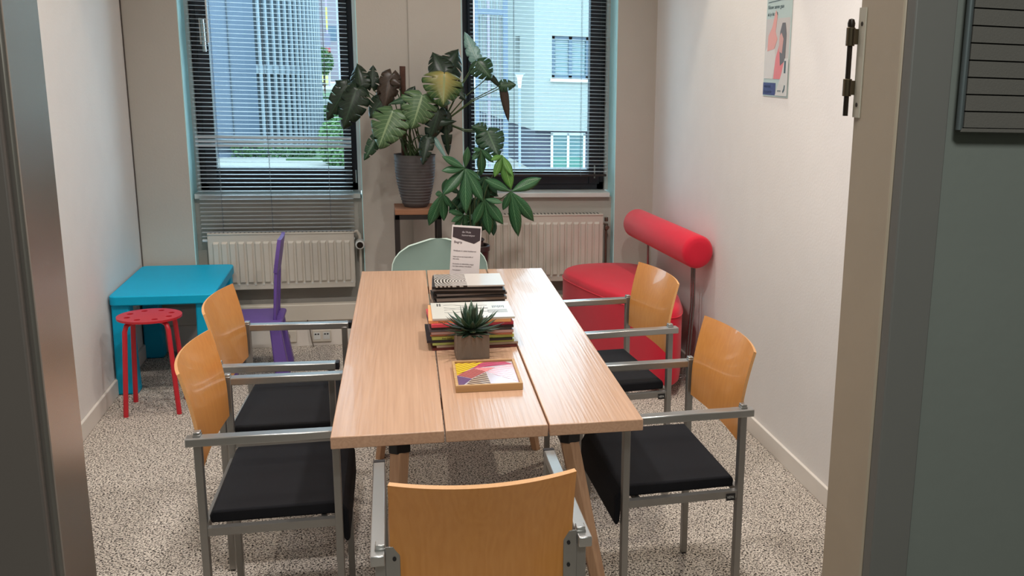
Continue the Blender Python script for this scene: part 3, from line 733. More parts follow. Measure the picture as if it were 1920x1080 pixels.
PP = Vector((.485, 5.42, 0))
t = empty('money_tree_plant', PP, 'leafy green plant with finger-like leaflets in a tall black pot by the right radiator', 'plant')
def loc(p): return tuple(Vector(p)-PP)
MB().lathe([(0, 0), (.055, 0), (.058, .01), (.072, .62), (.075, .66), (.082, .665), (.082, .69), (.076, .695), (.07, .69), (.068, .66), (0, .66)], 32).build('pot', POTB, t, smooth=True)
MB().lathe([(.060, .64), (.060, .715), (.066, .722), (.062, .728), (.054, .722), (.052, .69), (0, .69)], 28, c=(-.012, 0, 0)).build('inner_pot', POTB, t, smooth=True)
MB().lathe([(0, .688), (.052, .69), (.02, .705), (0, .707)], 20, c=(-.012, 0, 0)).build('soil', SOIL, t, smooth=True)
PAC = [
 ((0.434, 5.32, 1.113),[(0.324, 5.281, 1.18),(0.317, 5.269, 1.111),(0.449, 5.296, 1.221),(0.317, 5.274, 0.988),(0.428, 5.266, 0.889),(0.524, 5.296, 0.948),(0.519, 5.343, 1.051)]),
 ((0.528, 5.45, 1.203),[(0.534, 5.462, 1.064),(0.596, 5.459, 1.132),(0.489, 5.41, 1.201),(0.479, 5.438, 1.145)]),
 ((0.637, 5.42, 1.173),[(0.593, 5.385, 1.064),(0.676, 5.376, 1.0),(0.684, 5.37, 1.077),(0.576, 5.379, 1.154)]),
 ((0.674, 5.36, 0.987),[(0.839, 5.383, 1.058),(0.798, 5.375, 0.821),(0.712, 5.373, 0.741),(0.632, 5.372, 0.886),(0.544, 5.317, 1.057)]),
 ((0.534, 5.34, 0.951),[(0.622, 5.308, 0.938),(0.631, 5.336, 0.817),(0.475, 5.346, 0.812),(0.557, 5.357, 0.755)]),
 ((0.323, 5.42, 0.97),[(0.286, 5.439, 0.967),(0.341, 5.368, 1.049),(0.254, 5.415, 0.801),(0.329, 5.42, 0.825),(0.368, 5.406, 0.898)]),
 ((0.431, 5.4, 0.858),[(0.353, 5.356, 0.888),(0.378, 5.383, 0.79),(0.365, 5.348, 0.833),(0.471, 5.424, 0.823),(0.442, 5.418, 0.772)]),
 ((0.553, 5.46, 1.055),[(0.614, 5.449, 0.962),(0.648, 5.427, 0.999),(0.504, 5.482, 1.007),(0.543, 5.452, 0.956),(0.585, 5.479, 0.877)]),
 ((0.491, 5.47, 0.937),[(0.522, 5.486, 0.754),(0.468, 5.456, 0.772),(0.393, 5.447, 0.889),(0.426, 5.464, 0.938),(0.553, 5.449, 0.824)]),
 ((0.593, 5.48, 0.839),[(0.588, 5.435, 0.742),(0.532, 5.447, 0.769),(0.638, 5.493, 0.852),(0.562, 5.424, 0.92)]),
 ((0.504, 5.44, 0.866),[(0.45, 5.384, 0.766),(0.516, 5.436, 0.734),(0.419, 5.405, 0.809),(0.544, 5.428, 0.775)]),
]
PM = [leafmat('leaflet_green', (44, 92, 56), (104, 146, 104), vs=11.), leafmat('leaflet_deep_green', (32, 68, 44), (66, 104, 72), vs=11.), leafmat('leaflet_fresh_green', (86, 140, 60), (140, 180, 104), vs=11.)]
PAC += [((.470, 5.49, 1.02), [(.40, 5.47, .93), (.45, 5.47, .86), (.55, 5.47, .93), (.43, 5.47, 1.10), (.53, 5.47, 1.08)]), ((.545, 5.49, .98), [(.50, 5.47, .86), (.58, 5.47, .86), (.62, 5.47, .95), (.48, 5.47, 1.05)]), ((.42, 5.49, .96), [(.36, 5.47, .86), (.42, 5.47, .83), (.47, 5.47, .88), (.36, 5.47, 1.00)])]
for i, (c, ts) in enumerate(PAC):
    base = Vector((.473, 5.42, .70)); cv = Vector(c); mid = base.lerp(cv, .5)+Vector((0, .02, .06))
    lf = MB().tube([loc(base), loc(mid), loc(cv)], [.0045, .0035, .0022], 6).build('leaf_stalk', STEMM, t, smooth=True)
    for j, tp in enumerate(ts):
        ln = (Vector(tp)-cv).length
        m_ = PM[2] if i == 2 else (PM[1] if i >= 7 else PM[0])
        rd = random.Random(i*10+j)
        leaf_obj('leaflet', leaflet_shape(ln*1.02, min(.066, max(.032, ln*.36)), curl=.35, droop=.08), m_, lf, loc(cv), loc(tp), (rd.uniform(-.3, .3), -1, rd.uniform(.2, .7)))

# succulent in a concrete cube
t = empty('succulent_plant', (.268, 3.135, .74), 'spiky green succulent in a square grey pot in front of the magazines', 'plant')
m = MB(); m.box(-.0515, .0515, -.045, .045, 0, .078)
m.build('pot', mat('concrete_pot', (128, 116, 104), .8, bump=.3, bscale=120, var=.15, vscale=25, stretch=(3, 3, .5)), t, bevel=.002)
MB().box(-.046, .046, -.040, .040, .078, .0795).build('soil', SOIL, t)
SUC = [leafmat('succulent_leaf', (58, 84, 62), (92, 116, 90), vs=0.), leafmat('succulent_leaf_dark', (44, 66, 50), (70, 92, 70), vs=0.)]
sv, sf, su = [], [], []
for i in range(6):
    q = i/5; w = .0075*(1-q)**.8*(1+.6*q); 
    for a in range(5): 
        an = math.pi*a/4; sv.append((-math.cos(an)*w, q, -math.sin(an)*w*.6+.1*q*q*.2)); su.append((.3+.1*a, q))
for i in range(5):
    for a in range(5): sf.append((i*5+a, i*5+(a+1) % 5, (i+1)*5+(a+1) % 5, (i+1)*5+a))
k = 0
for ring, (n, el, ln, z0) in enumerate(((16, -20, .080, .088), (15, -2, .096, .088), (13, 20, .094, .09), (9, 48, .078, .093), (5, 72, .07, .094))):
    for j in range(n):
        a = 2*math.pi*(j+ring*.37)/n+random.uniform(-.08, .08); e = math.radians(el+random.uniform(-7, 7))
        d = Vector((math.cos(a)*math.cos(e), math.sin(a)*math.cos(e), math.sin(e)))*ln*random.uniform(.88, 1.08)
        o_ = leaf_obj('leaf', ([(x*1.7, y*d.length, z*1.2) for x, y, z in sv], sf, su), SUC[(j+ring) % 2], t, (0.004*math.cos(a), .004*math.sin(a), z0), Vector((0, 0, z0))+d, (0, 0, 1)); o_.modifiers.clear(); k += 1

# ================================================================== MAGAZINES
def mcol(n, c, r=.35, var=.03): return mat(n, c, r, var=var, vscale=30)
PAGES = mcol('magazine_pages', (214, 208, 198), .8)
def magazine(x, y, z, w, d, th, rz, spine, label, group, cover=None, pages=None):
    t = empty('magazine', (x, y, z), label, 'magazine', group, rz=rz)
    MB().box(-w/2+.002, w/2-.003, -d/2+.002, d/2-.002, .0006, th-.0006).build('pages', pages or PAGES, t)
    c = MB().box(-w/2, w/2, -d/2, d/2, 0, .0007).box(-w/2, w/2, -d/2, d/2, th-.0007, th).box(-w/2, w/2, -d/2, -d/2+.001, 0, th)
    c.build('cover', cover or spine, t); return t
fs = [('dark red', (104, 42, 40), 0), ('cream and brown', (176, 156, 136), .008), ('pale green', (172, 184, 104), -.004), ('black', (34, 30, 40), -.010), ('yellow green', (206, 210, 104), 0),
      ('orange edged white', (196, 120, 90), .002), ('pink grey', (206, 168, 164), .004), ('slate grey', (92, 88, 98), -.004), ('matt black', (28, 24, 28), .006), ('bright pink', (226, 76, 96), 0), ('light orange', (240, 176, 116), 0)]
z = .7402; x0 = .283; rs_ = random.Random(5)
TXT = mcol('spine_print', (36, 32, 34))
for i, (n, c, dx) in enumerate(fs):
    th = (.009, .008, .0085, .007, .0105, .007, .0095, .008, .007, .010, .0095)[i]
    w = .262 if i not in (0, 3) else .272
    m_ = magazine(x0+dx-(.002*i)*.4, 3.32+rs_.uniform(-.004, .004), z, w, .222, th, math.radians(rs_.uniform(-3.4, 2.6)), mcol('cover_'+n.replace(' ', '_'), c), '%s magazine in the front stack on the table, %s' % (n, ('lowest of the stack', 'second from the bottom', 'third from the bottom', 'fourth from the bottom', 'fifth from the bottom', 'sixth from the bottom', 'seventh from the bottom', 'eighth from the bottom', 'just under the pink one', 'just under the orange one', 'under the white cover')[i]), 'magazines in the front stack')
    if i in (4, 10):
        text('spine_lettering', 'Feel Good' if i == 4 else 'Flow book', .0075, TXT, m_, Matrix.Translation((-.10, -.1115, .0022)) @ Matrix.Rotation(math.radians(90), 4, 'X'))
    z += th+.0003
m_ = magazine(.286, 3.325, z, .262, .226, .006, math.radians(-1.2), mcol('cover_white', (214, 212, 202), .3), 'white magazine with a line drawing on its cover, on top of the front stack', 'magazines in the front stack')
dr = MB(); LT = .0061
for k, (ya, yb, sg) in enumerate(((.07, .05, 1), (.035, .02, -1), (.0, .01, 1), (-.03, -.02, -1))):
    pts = [(-.09+.012*q, ya+(yb-ya)*q/12+.008*sg*math.sin(q*.7), LT) for q in range(13)]; dr.tube(pts, .0009, 4)
for q in range(7): dr.box(.07+.006*q, .073+.006*q, .02+.004*(q % 3), .05, LT-.0001, LT+.0004)
for q in range(4): dr.box(.05, .115, -.01-.012*q, -.007-.012*q, LT-.0001, LT+.0003)
dr.box(-.112, -.107, .06, .095, LT-.0001, LT+.0004).box(-.104, -.099, .06, .095, LT-.0001, LT+.0004)
dr.build('cover_drawing', mcol('ink_grey', (92, 92, 92)), m_)
bs = [('dark grey', (58, 54, 54), .030), ('brown grey', (92, 84, 78), .028), ('black', (30, 28, 30), .0095), ('taupe', (128, 118, 110), .0105), ('charcoal', (40, 38, 40), .008), ('warm grey', (112, 104, 100), .0075), ('jet black', (24, 22, 24), .0095), ('mid grey', (122, 116, 114), .007), ('anthracite', (44, 40, 42), .0085)]
z = .7402
lab = ('lowest of the stack', 'second from the bottom', 'third from the bottom', 'fourth from the bottom', 'fifth from the bottom', 'sixth from the bottom', 'third from the top', 'second from the top', 'under the patterned cover')
for i, (n, c, th) in enumerate(bs):
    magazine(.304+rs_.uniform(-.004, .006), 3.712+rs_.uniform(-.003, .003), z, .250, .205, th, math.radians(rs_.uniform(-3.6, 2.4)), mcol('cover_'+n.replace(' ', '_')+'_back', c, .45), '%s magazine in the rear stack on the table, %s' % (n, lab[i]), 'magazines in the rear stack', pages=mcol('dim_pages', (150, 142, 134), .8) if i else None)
    z += th+.0003
def op_art():
    m = bpy.data.materials.new('cover_curved_lines'); m.use_nodes = True; nt = m.node_tree; N = nt.nodes; L = nt.links
    b = N['Principled BSDF']; b.inputs['Roughness'].default_value = .22
    tc = N.new('ShaderNodeTexCoord'); w = N.new('ShaderNodeTexWave'); w.wave_type = 'RINGS'; w.rings_direction = 'Z'; w.inputs['Scale'].default_value = 28; w.inputs['Distortion'].default_value = 2.2; w.inputs['Detail'].default_value = 0
    mp = N.new('ShaderNodeMapping'); mp.inputs['Location'].default_value = (.0, .02, 0); L.new(tc.outputs['Object'], mp.inputs[0]); L.new(mp.outputs[0], w.inputs['Vector'])
    sp = N.new('ShaderNodeSeparateXYZ'); L.new(tc.outputs['Object'], sp.inputs[0]); lt = N.new('ShaderNodeMath'); lt.operation = 'LESS_THAN'; lt.inputs[1].default_value = -.01; L.new(sp.outputs[0], lt.inputs[0])
    g = N.new('ShaderNodeMath'); g.operation = 'GREATER_THAN'; g.inputs[1].default_value = .55; L.new(w.outputs['Fac'], g.inputs[0])
    mu = N.new('ShaderNodeMath'); mu.operation = 'MULTIPLY'; L.new(lt.outputs[0], mu.inputs[0]); L.new(g.outputs[0], mu.inputs[1])
    x = N.new('ShaderNodeMix'); x.data_type = 'RGBA'; x.inputs['A'].default_value = (*lin((206, 200, 192)), 1); x.inputs['B'].default_value = (*lin((70, 60, 56)), 1); L.new(mu.outputs[0], x.inputs['Factor']); L.new(x.outputs['Result'], b.inputs['Base Color'])
    return m
magazine(.308, 3.705, z, .246, .210, .005, math.radians(-1.5), op_art(), 'magazine with curved black lines on its cover, on top of the rear stack', 'magazines in the rear stack')

# framed art tile
t = empty('framed_picture', (.288, 2.885, .74), 'small wooden framed striped colour picture lying flat on the table', 'picture', rz=math.radians(-1.5))
OAK = wood('small_frame_wood', (206, 168, 118), (176, 134, 88), 'X', 1.2, .5, .1)
MB().box(-.094, .094, -.125, -.117, 0, .021).box(-.094, .094, .117, .125, 0, .021).box(-.094, -.086, -.117, .117, 0, .021).box(.086, .094, -.117, .117, 0, .021).build('frame', OAK, t, bevel=.001)
pc = MB().box(-.086, .086, -.117, .117, 0, .014).build('picture_ground', mcol('picture_ground', (208, 200, 210), .15), t)
def polyband(name, tri, col, ang_, nst, gapf=.45, base=None):
    """stripes clipped to a convex polygon"""
    def clip(poly, n, d, keep):
        out = []
        for i in range(len(poly)):
            a, b = poly[i], poly[(i+1) % len(poly)]; da = a[0]*n[0]+a[1]*n[1]-d; db = b[0]*n[0]+b[1]*n[1]-d
            if da*keep >= 0: out.append(a)
            if da*db < 0: q = da/(da-db); out.append((a[0]+(b[0]-a[0])*q, a[1]+(b[1]-a[1])*q))
        return out
    n = (-math.sin(ang_), math.cos(ang_)); ds = [p[0]*n[0]+p[1]*n[1] for p in tri]; lo, hi = min(ds), max(ds); st = (hi-lo)/nst; m = MB()
    if base:
        MB().prism(tri, .0141, .0144).build(name+'_ground', base, t)
    for i in range(nst):
        p = clip(tri, n, lo+i*st, 1); p = clip(p, n, lo+(i+1-gapf)*st, -1) if len(p) > 2 else p
        if len(p) > 2: m.prism(p, .0144, .0148)
    if m.v: m.build(name, col, t)
C_ = lambda n, c: mcol('print_'+n, c, .15)
A = .085; B = .116
polyband('yellow_stripes', [(-A, -.005), (-.0, B), (-A, B)], C_('yellow', (250, 214, 60)), .68, 7, .4, C_('ochre', (150, 110, 50)))
polyband('pink_stripes', [(-.005, B), (.065, B), (A, .09), (-.035, .06)], C_('magenta', (196, 84, 118)), .45, 3, .12)
polyband('rose_stripes', [(-A, -.005), (-.035, .06), (.0, .02), (-.045, -.04)], C_('rose', (206, 120, 116)), .75, 7, .4, C_('rosewood', (128, 72, 76)))
polyband('salmon_stripes', [(-.035, .065), (.03, .06), (.0, .02)], C_('salmon', (250, 170, 170)), -.55, 5, .4, C_('coral', (206, 100, 110)))
polyband('violet_patch', [(-A, -.01), (-.045, -.045), (-.09+.01, -B), (-A, -B)], C_('violet', (118, 92, 130)), 0, 1, .0)
polyband('grey_stripes', [(-.045, -.045), (.0, .015), (.006, -B), (-.07, -B)], C_('taupe', (190, 170, 150)), -.6, 9, .45, C_('umber', (104, 82, 78)))
polyband('pale_stripes', [(.035, .06), (A, .09), (A, -.09), (.004, .015)], C_('pale_pink', (238, 186, 200)), -.5, 9, .45, C_('ivory', (226, 216, 222)))

# standing leaflet
t = empty('leaflet_display', (.300, 3.88, .7405), 'white standing leaflet with a dark header behind the magazine stacks', 'sign')
hh = MB(); lw, lh = .056, .292
hh.box(-lw, lw, -.003, .003, .004, lh).build('card', mcol('card_white', (222, 214, 212), .4), t, bevel=.001)
MB().box(-lw-.012, lw+.012, -.03, .03, 0, .004).build('base', mcol('acrylic_base', (196, 200, 200), .2), t, bevel=.001)
MB().prism([(-lw+.004, lh-.058), (lw-.024, lh-.066), (lw-.004, lh-.052), (lw-.004, lh-.006), (-lw+.004, lh-.006)], 0, .0006)
hd = MB(); hd.add([(x, -.0036, z_) for x, z_ in ((-lw+.004, lh-.046), (lw-.026, lh-.068), (lw-.004, lh-.054), (lw-.004, lh-.007), (-lw+.004, lh-.007))]+[(x, -.003, z_) for x, z_ in ((-lw+.004, lh-.046), (lw-.026, lh-.068), (lw-.004, lh-.054), (lw-.004, lh-.007), (-lw+.004, lh-.007))], [(0, 1, 2, 3, 4), (9, 8, 7, 6, 5)]+[(i, i+5, (i+1) % 5+5, (i+1) % 5) for i in range(5)])
hd.build('header', mcol('card_header', (62, 52, 56), .4), t)
RX = Matrix.Rotation(math.radians(90), 4, 'X')
def ct(s, x, z_, sz, m_): text('lettering', s, sz, m_, t, Matrix.Translation((x, -.0038, z_)) @ RX)
INK = mcol('card_ink', (92, 76, 84), .6); INKW = mcol('card_ink_white', (200, 194, 196), .6)
ct('de Huis', -.018, lh-.028, .011, INKW); ct('kamerwijzer', -.018, lh-.040, .010, INKW)
ct('Begrip', -lw+.010, lh-.068, .012, INK); ct('Welkom in onze huiskamer', -lw+.009, lh-.100, .0078, INK)
ct('Neem gerust een kopje koffie of', -lw+.009, lh-.122, .0058, INK); ct('thee erbij.', -lw+.009, lh-.131, .0058, INK)
ct('De boeken en tijdschriften mag je', -lw+.009, lh-.150, .0058, INK); ct('hier lezen zolang je wilt blijven.', -lw+.009, lh-.159, .0058, INK); ct('Veel plezier!', -lw+.009, lh-.174, .0062, INK)
for c in list(t.children):
    if c.name.split('.')[0] != 'base':
        c.matrix_local = Matrix.Translation((0, 0, .0045)) @ Matrix.Rotation(math.radians(4.5), 4, 'Y') @ Matrix.Rotation(math.radians(-6), 4, 'X')

# ================================================================== POSTER on the right wall
t = empty('poster', (XR-.0008, 4.247, 1.545), 'tall narrow printed poster with a photo, high on the right wall', 'poster')
PM_ = Matrix(((0, 0, -1, 0), (-1, 0, 0, 0), (0, 1, 0, 0), (0, 0, 0, 1)))
def flat(name, poly, z_, m_, th=.0004):
    o = MB().prism(poly, z_, z_+th); me = o.mesh(name, m_); me.transform(PM_); q = bpy.data.objects.new(name, me); COL.objects.link(q); q.parent = t; return q
def R4(x0, y0, x1, y1): return [(x0, y0), (x1, y0), (x1, y1), (x0, y1)]
flat('sheet', R4(0, 0, .282, .44), 0, mcol('poster_paper', (176, 190, 184), .35), .002)
flat('photo_ground', R4(.004, .075, .27, .325), .002, mcol('poster_photo', (190, 182, 176), .35), .0003)
flat('white_shirt', [(.004, .075), (.10, .075), (.13, .15), (.115, .20), (.03, .21), (.004, .19)], .0023, mcol('poster_white', (206, 200, 194), .35))
flat('raised_arm', [(.03, .19), (.11, .20), (.14, .24), (.115, .27), (.128, .335), (.108, .36), (.075, .29), (.035, .255)], .0027, mcol('poster_skin', (216, 150, 138), .35))
flat('second_arm', [(.115, .075), (.19, .075), (.235, .13), (.235, .24), (.20, .275), (.155, .20), (.13, .16)], .0029, mcol('poster_pink', (214, 120, 120), .35))
flat('hair', [(.185, .13), (.235, .15), (.238, .26), (.222, .305), (.19, .305), (.17, .27), (.165, .225)], .0033, mcol('poster_hair', (104, 100, 100), .4))
flat('face', [(.165, .19), (.20, .18), (.21, .24), (.185, .265), (.165, .25)], .0037, mcol('poster_face', (200, 150, 140), .35))
flat('navy_box', R4(.0, .006, .145, .058), .0024, mcol('poster_navy', (54, 52, 104), .35))
flat('white_panel', [(.145, .006), (.278, .006), (.278, .16), (.235, .16), (.21, .10)], .0040, mcol('poster_panel', (200, 196, 190), .35))
flat('rule', [(.015, .392), (.235, .400), (.235, .403), (.015, .395)], .0021, mcol('poster_rule', (52, 66, 68), .4))
PT = mcol('poster_text', (60, 80, 84), .4); PW_ = mcol('poster_text_white', (214, 214, 228), .4)
def ptext(s, x, y, sz, m_, z_=.0026): text('lettering', s, sz, m_, t, PM_ @ Matrix.Translation((x, y, z_)))
ptext('Samenstrage', .012, .408, .036, PT); ptext('Nieuw samen gaan', .014, .366, .024, PT); ptext('als je dat wilt', .014, .338, .022, PT)
ptext('Aanmelden', .014, .037, .018, PW_); ptext('Samen Sterk', .012, .014, .018, PW_); ptext('samen', .17, .022, .016, PT, .0045)
flat('logo_mark', [(.235, .018), (.25, .03), (.255, .05), (.245, .052), (.24, .036), (.228, .024)], .0045, PT); flat('logo_mark', R4(.235, .10, .252, .15), .0045, PT)

# ================================================================== DOOR HINGE and BOARD
t = empty('door_hinge', (.592, 1.19, 1.60), 'bronze lift-off door hinge with a dark pin on the beige door frame', 'hinge')
MB().box(-.0018, .0, -.004, .014, -.004, .132).build('hinge_leaf', mat('painted_steel_leaf', (176, 168, 152), .45), t)
kx, ky = -.007, .024
for z0, z1 in ((.085, .108), (.022, .044)):
    MB().tube([(kx, ky, z0), (kx, ky, z1)], .0058, 16).build('knuckle', HINGE, t, bevel=.0008)
    MB().box(kx, .0, ky-.012, ky-.001, z0+.002, z1-.002).build('knuckle_arm', HINGE, t)
MB().tube([(kx, ky, -.003), (kx, ky, .112)], .0034, 12).build('pin', HINGED, t)
MB().lathe([(0, .108), (.0045, .108), (.005, .113), (.0035, .118), (0, .119)], 12, c=(kx, ky, 0)).build('pin_knob', HINGED, t, smooth=True)
for z_ in (.012, .112): MB().tube([(-.0019, .004, z_), (-.0024, .004, z_)], .0028, 10).build('screw', HINGED, t)
t = empty('letter_board', (.655, 1.069, 1.592), 'grooved dark grey letter board with an aluminium edge on the hall wall', 'board')
MB().box(.004, .40, -.002, .0, 0, .60).build('backing', BOARD, t)
MB().tube([(.004, -.008, -.002), (.004, -.008, .60)], .0042, 12).build('edge_profile', BOARDE, t, smooth=True)
sl = MB().box(.009, .40, -.010, -.002, .0010, .0188).mesh('slat', BOARD)
for k in range(30):
    o = bpy.data.objects.new('slat', sl); COL.objects.link(o); o.parent = t; o.location = (0, 0, k*.0195)
MB().box(.004, .40, -.012, 0, -.004, 0).build('bottom_edge', BOARD, t)

# ================================================================== OUTDOORS
PAVE = mat('pale_paving', (143, 139, 131), .9); GRASS = mat('lawn', (60, 86, 47), .95, bump=.6, bscale=30, var=.3, vscale=6)
HEDGE = mat('hedge_leaves', (54, 84, 45), .8, var=.45, vscale=5, bump=1, bscale=22); HEDGE2 = mat('bush_leaves', (71, 104, 55), .8, var=.4, vscale=8, bump=1, bscale=26)
FINM = mat('facade_fin_metal', (126, 134, 141), .5); FACD = mat('facade_dark_panel', (55, 63, 71), .6, var=.08); FACL = mat('facade_blue_panel', (76, 87, 102), .5, var=.03)  # FACD: dark blue-grey wall behind the light fins
CREAM = mat('white_render_wall', (134, 137, 133), .85); BASEB = mat('slate_blue_base', (64, 64, 77), .8); LAV = mat('lavender_wall', (126, 116, 123), .85)
BLUE = mat('blue_grey_window_frame', (74, 89, 104), .5); DGL = mat('dark_window_glass', (81, 108, 111), .15, var=.3, vscale=4); TURQ = mat('turquoise_panel', (67, 111, 101), .5)
STAIRB = mat('pale_blue_steel', (81, 91, 106), .45)
GZ = -.66
struct('ground', MB().box(-30, 40, 7, 90, GZ-.2, GZ), PAVE)
tag(MB().box(-12, -2.0, 26.0, 60, GZ, GZ+.03).box(-2.0, 1.5, 24.5, 60, GZ, GZ+.03).build('grass', GRASS), kind='stuff')
# curved building with fins
RC = 4.; cx, cy = -1.36-RC, 28.4
t = empty('curved_office_building', (cx, cy, GZ), 'blue grey curved office building with vertical fins beyond the left window', 'building')
def arc(r, a0, a1, n): return [(r*math.sin(math.radians(a0+(a1-a0)*k/n)), -r*math.cos(math.radians(a0+(a1-a0)*k/n))) for k in range(n+1)]
def ring_wall(name, r, a0, a1, n, z0, z1, m_, th=.1):
    o = arc(r, a0, a1, n); i_ = arc(r-th, a1, a0, n); return MB().prism(o+i_, z0, z1).build(name, m_, t)
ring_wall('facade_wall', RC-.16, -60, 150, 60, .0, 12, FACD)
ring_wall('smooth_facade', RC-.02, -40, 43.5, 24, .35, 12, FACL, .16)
ring_wall('floor_band', RC-.04, 42, 120, 40, 1.24-GZ, 1.42-GZ, FINM)
ring_wall('plinth', RC-.06, -60, 120, 50, 0, .12, FACL)
fm = MB().box(-.026, .026, -.05, .0, .05, 12).mesh('fin', FINM)
for k in range(34):
    a = math.radians(45+k*3.0); o = bpy.data.objects.new('fin', fm); COL.objects.link(o); o.parent = t; o.location = ((RC-.02)*math.sin(a), -(RC-.02)*math.cos(a), 0); o.rotation_euler = (0, 0, a)
for k in range(5):
    a = math.radians(-30+k*16); MB().tube([((RC)*math.sin(a), -(RC)*math.cos(a), .4), ((RC)*math.sin(a), -(RC)*math.cos(a), 12)], .012, 6).build('panel_joint', FACD, t)
# far lavender building, posts, street
t = empty('lavender_building', (-1.0, 46, GZ), 'pale lavender building far beyond the trees, seen through the left window', 'building')
MB().box(-4, 2.5, 0, 4, 1.3, 14).build('facade', LAV, t); MB().box(-1.42, -1.24, -.25, 0, 1.2, 14).build('column', CREAM, t)
MB().box(-.9, -.5, -.06, 0, 3.0, 3.6).box(-.9, -.5, -.06, 0, 5, 5.6).build('window', BLUE, t)
for i, (x, z0, z1, c, nm) in enumerate(((-1.62, .9, 4.2, (150, 130, 150), 'dark pole with red sign far beyond the left window'), (-1.25, 1.0, 4.2, (150, 150, 160), 'thin grey pole far beyond the left window'))):
    t = empty('street_pole', (x, 40, GZ), nm, 'pole')
    MB().tube([(0, 0, 0), (0, 0, z1-GZ)], .03, 8).build('pole', mat('pole_paint_%d' % i, c, .6), t)
    if i == 0:
        MB().box(-.09, .09, -.04, .0, 2.35, 2.65).build('red_sign', mat('sign_red', (170, 50, 66), .5), t); MB().box(-.10, .10, -.04, 0, 2.7, 3.15).build('dark_box', mat('sign_grey', (110, 106, 124), .5), t)
        MB().box(-.03, .03, -.035, 0, 3.3, 4.1).build('yellow_strip', mat('sign_yellow', (190, 180, 90), .5), t)
t = empty('parked_van', (-2.15, 40.5, .55), 'pale yellow parked van far beyond the left window', 'van')
MB().box(-.55, .55, -.2, .2, .1, .62).build('body', mat('van_yellow', (190, 184, 116), .4), t, bevel=.05)
MB().box(-.1, .16, -.21, -.2, .28, .48).build('window', DGL, t); MB().tube([(-.3, -.22, .1), (-.3, -.15, .1)], .1, 12).tube([(.3, -.22, .1), (.3, -.15, .1)], .1, 12).build('wheel', BLACKP, t)
struct('street', MB().box(-8, 6, 36, 44.9, GZ, .62), PAVE)
tag(MB().box(-3, .6, 31.2, 36, GZ, .55).build('hedge_bank', HEDGE), kind='stuff')
tag(MB().box(-3, .6, 31.0, 31.2, GZ, .48).build('garden_wall', mat('white_garden_wall', (170, 176, 174), .8)), 'low white garden wall between the hedges outside the left window', 'wall')
def foliage(name, c, rx, ry, rz_, n, size, m_, parent=None, seed=1, flat_top=False):
    rd = random.Random(seed); m = MB()
    for k in range(n):
        u = rd.uniform(-1, 1); a = rd.uniform(0, 2*math.pi); s_ = math.sqrt(1-u*u); q = rd.uniform(.7, 1.03)
        p = Vector((c[0]+rx*q*s_*math.cos(a), c[1]+ry*q*s_*math.sin(a), c[2]+rz_*q*u))
        if flat_top: p = Vector((c[0]+rx*rd.uniform(-1, 1), c[1]+ry*rd.uniform(-1, 1), c[2]+rz_*rd.uniform(-1, 1)))
        x = Vector((rd.gauss(0, 1), rd.gauss(0, 1), rd.gauss(0, 1))).normalized()*size; y = Vector((rd.gauss(0, 1), rd.gauss(0, 1), rd.gauss(0, 1))).normalized()*size
        m.add([p-x, p-y*.6, p+x, p+y*.6], [(0, 1, 2, 3)])
    return m.build(name, m_, parent)
t = empty('young_tree', (-1.52, 34, GZ), 'small round green tree standing beyond the left window', 'tree')
foliage('crown', (0, 0, 2.18), .29, .29, .42, 900, .05, HEDGE2, t, 3); MB().tube([(0, 0, 0), (0, 0, 2.1)], .03, 8).build('trunk', STEMB, t)
h = foliage('hedge', (-.9, 30.2, -.25), 1.0, .7, .55, 5000, .07, HEDGE, None, 5, True); tag(h, kind='stuff')
h = foliage('hedge', (-.75, 27, -.3), .55, .5, .62, 3500, .06, HEDGE2, None, 6); tag(h, kind='stuff')
t = empty('bush', (-.72, 23.4, GZ), 'bright green bush at the lower right of the left window', 'bush')
foliage('foliage', (0, 0, .48), .52, .5, .60, 4200, .045, HEDGE2, t, 8)
MB().tube([(0, 0, 0), (0, 0, .3)], .04, 8).build('stem', STEMB, t)
h = foliage('planting', (-2.3, 25.2, GZ+.16), .9, .25, .14, 1500, .04, HEDGE, None, 9, True); tag(h, kind='stuff')

# white house beyond the right window
t = empty('white_house', (3.27, 22, GZ), 'white rendered house with blue windows and slate base beyond the right window', 'house')
G2 = .25-GZ
def wall_open(name, m_, ox, oy, rot, x1, z0, z1, holes):
    m = MB(); xs = sorted({0, x1, *[h_[0] for h_ in holes], *[h_[1] for h_ in holes]}); zs = sorted({z0, z1, *[h_[2] for h_ in holes], *[h_[3] for h_ in holes]})
    for a, b in zip(xs, xs[1:]):
        for c, d in zip(zs, zs[1:]):
            if not any(h_[0] <= a and b <= h_[1] and h_[2] <= c and d <= h_[3] for h_ in holes): m.box(a, b, 0, .18, c, d)
    return m.build(name, m_, t, loc=(ox, oy, 0), rot=(0, 0, rot))
wall_open('front_facade', CREAM, 0, 0, 0, 3.2, G2, 4.3, [(.38, 1.20, 1.36-GZ, 2.25-GZ)])
LB = math.hypot(.36, 9.); ra = math.atan2(9., -.36)
sw = wall_open('side_facade', CREAM, -.36, 9., ra-math.pi, LB, G2, 4.3, [(LB-2.35, LB-1.75, 1.46-GZ, 2.26-GZ), (LB-5.0, LB-4.1, 1.2-GZ, 2.28-GZ)])
MB().prism([(.06, .25), (3.2, .25), (3.2, 4), (-.2, 9.2), (-.3, 9.0)], 0, G2).build('slate_base', BASEB, t)
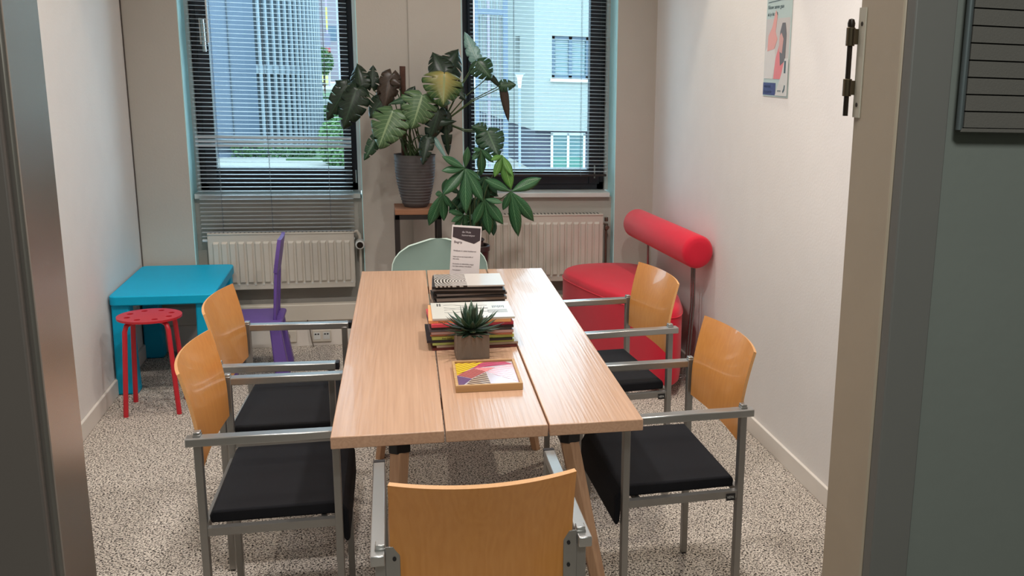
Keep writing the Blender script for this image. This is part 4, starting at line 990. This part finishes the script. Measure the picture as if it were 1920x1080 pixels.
def win(x0, x1, z0, z1, turq=False):
    f = MB(); d0, d1 = .06, .14
    f.box(x0, x0+.07, d0, d1, z0, z1).box(x1-.07, x1, d0, d1, z0, z1).box(x0, x1, d0, d1, z1-.07, z1).box(x0, x1, d0, d1, z0, z0+.07).box((x0+x1)/2-.035, (x0+x1)/2+.035, d0, d1, z0, z1)
    w = f.build('window', BLUE if not turq else SILL, t)
    MB().box(x0+.05, x1-.05, .12, .15, z0+(.24 if turq else .05), z1-.05).build('pane', DGL, w)
    if turq: MB().box(x0+.05, x1-.05, .12, .15, z0+.05, z0+.24).build('lower_panel', TURQ, w)
    else:
        for k in range(9): MB().box(x0+.09, x1-.09, .10, .115, z0+.11+k*.082, z0+.135+k*.082).build('shutter_slat', FINM, w)
        MB().box(x0-.03, x1+.03, -.05, .1, z0-.07, z0).build('window_sill', SILL, w)
win(.38, 1.20, 1.36-GZ, 2.25-GZ)
w = MB(); w.box(.40, .45, .2, .3, .08, .84).box(1.12, 1.17, .2, .3, .08, .84).box(.76, .81, .2, .3, .08, .84).box(.40, 1.17, .2, .3, .80, .86); lw_ = w.build('window', SILL, t)
MB().box(.45, 1.12, .235, .249, .32, .80).build('pane', DGL, lw_); MB().box(.45, 1.12, .23, .249, .08, .32).build('lower_panel', TURQ, lw_)
for (l0, l1, z0, z1) in ((LB-2.35, LB-1.75, 1.46, 2.26), (LB-5.0, LB-4.1, 1.2, 2.28)):
    MB().box(l0, l1, .14, .17, z0-GZ, z1-GZ).build('window', BLUE, t, loc=(-.36, 9., 0), rot=(0, 0, ra-math.pi))
t = empty('lamp_post', (2.42, 18, GZ), 'pale street lamp post with a flared head outside the right window', 'lamp post')
MB().tube([(0, 0, 0), (0, 0, 1.95)], .022, 10).build('pole', FINM, t)
MB().lathe([(.02, 1.88), (.03, 1.94), (.045, 2.06), (.075, 2.13)], 16).build('lamp_glass', SILL, t, smooth=True)
MB().lathe([(0, 2.16), (.10, 2.15), (.10, 2.13), (0, 2.13)], 20).build('lamp_cap', FINM, t)
t = empty('steel_stair_tower', (1.72, 16, GZ), 'pale blue steel stair tower at the left of the right window', 'stair')
for x, w_ in ((-.22, .035), (.215, .05)): MB().box(x-w_/2*1.4, x+w_/2*1.4, -.04, .04, .0, 6).build('post', STAIRB, t)
for z_, hgt in ((2.40-GZ, .08), (1.10-GZ, .035), (3.7-GZ, .08), (.0-GZ, .04)): MB().box(-.24, .24, -.035, .035, z_-hgt/2, z_+hgt/2).build('beam', STAIRB, t)
for k in range(9):
    x = -.16+k*.042; MB().box(x, x+.007, -.01, .01, .7, 6).build('baluster', LAV if k % 2 else FINM, t)
MB().box(-.06, -.02, -.03, .03, 0, 6).build('post', LAV, t)
for k in range(12): MB().box(-.2, .2, -.012, -.004, 1.55+k*.03, 1.554+k*.03).build('rail_bar', STAIRB, t)
MB().box(-.19, .2, .02, .03, 1.9, 3.0).build('translucent_panel', CREAM, t)
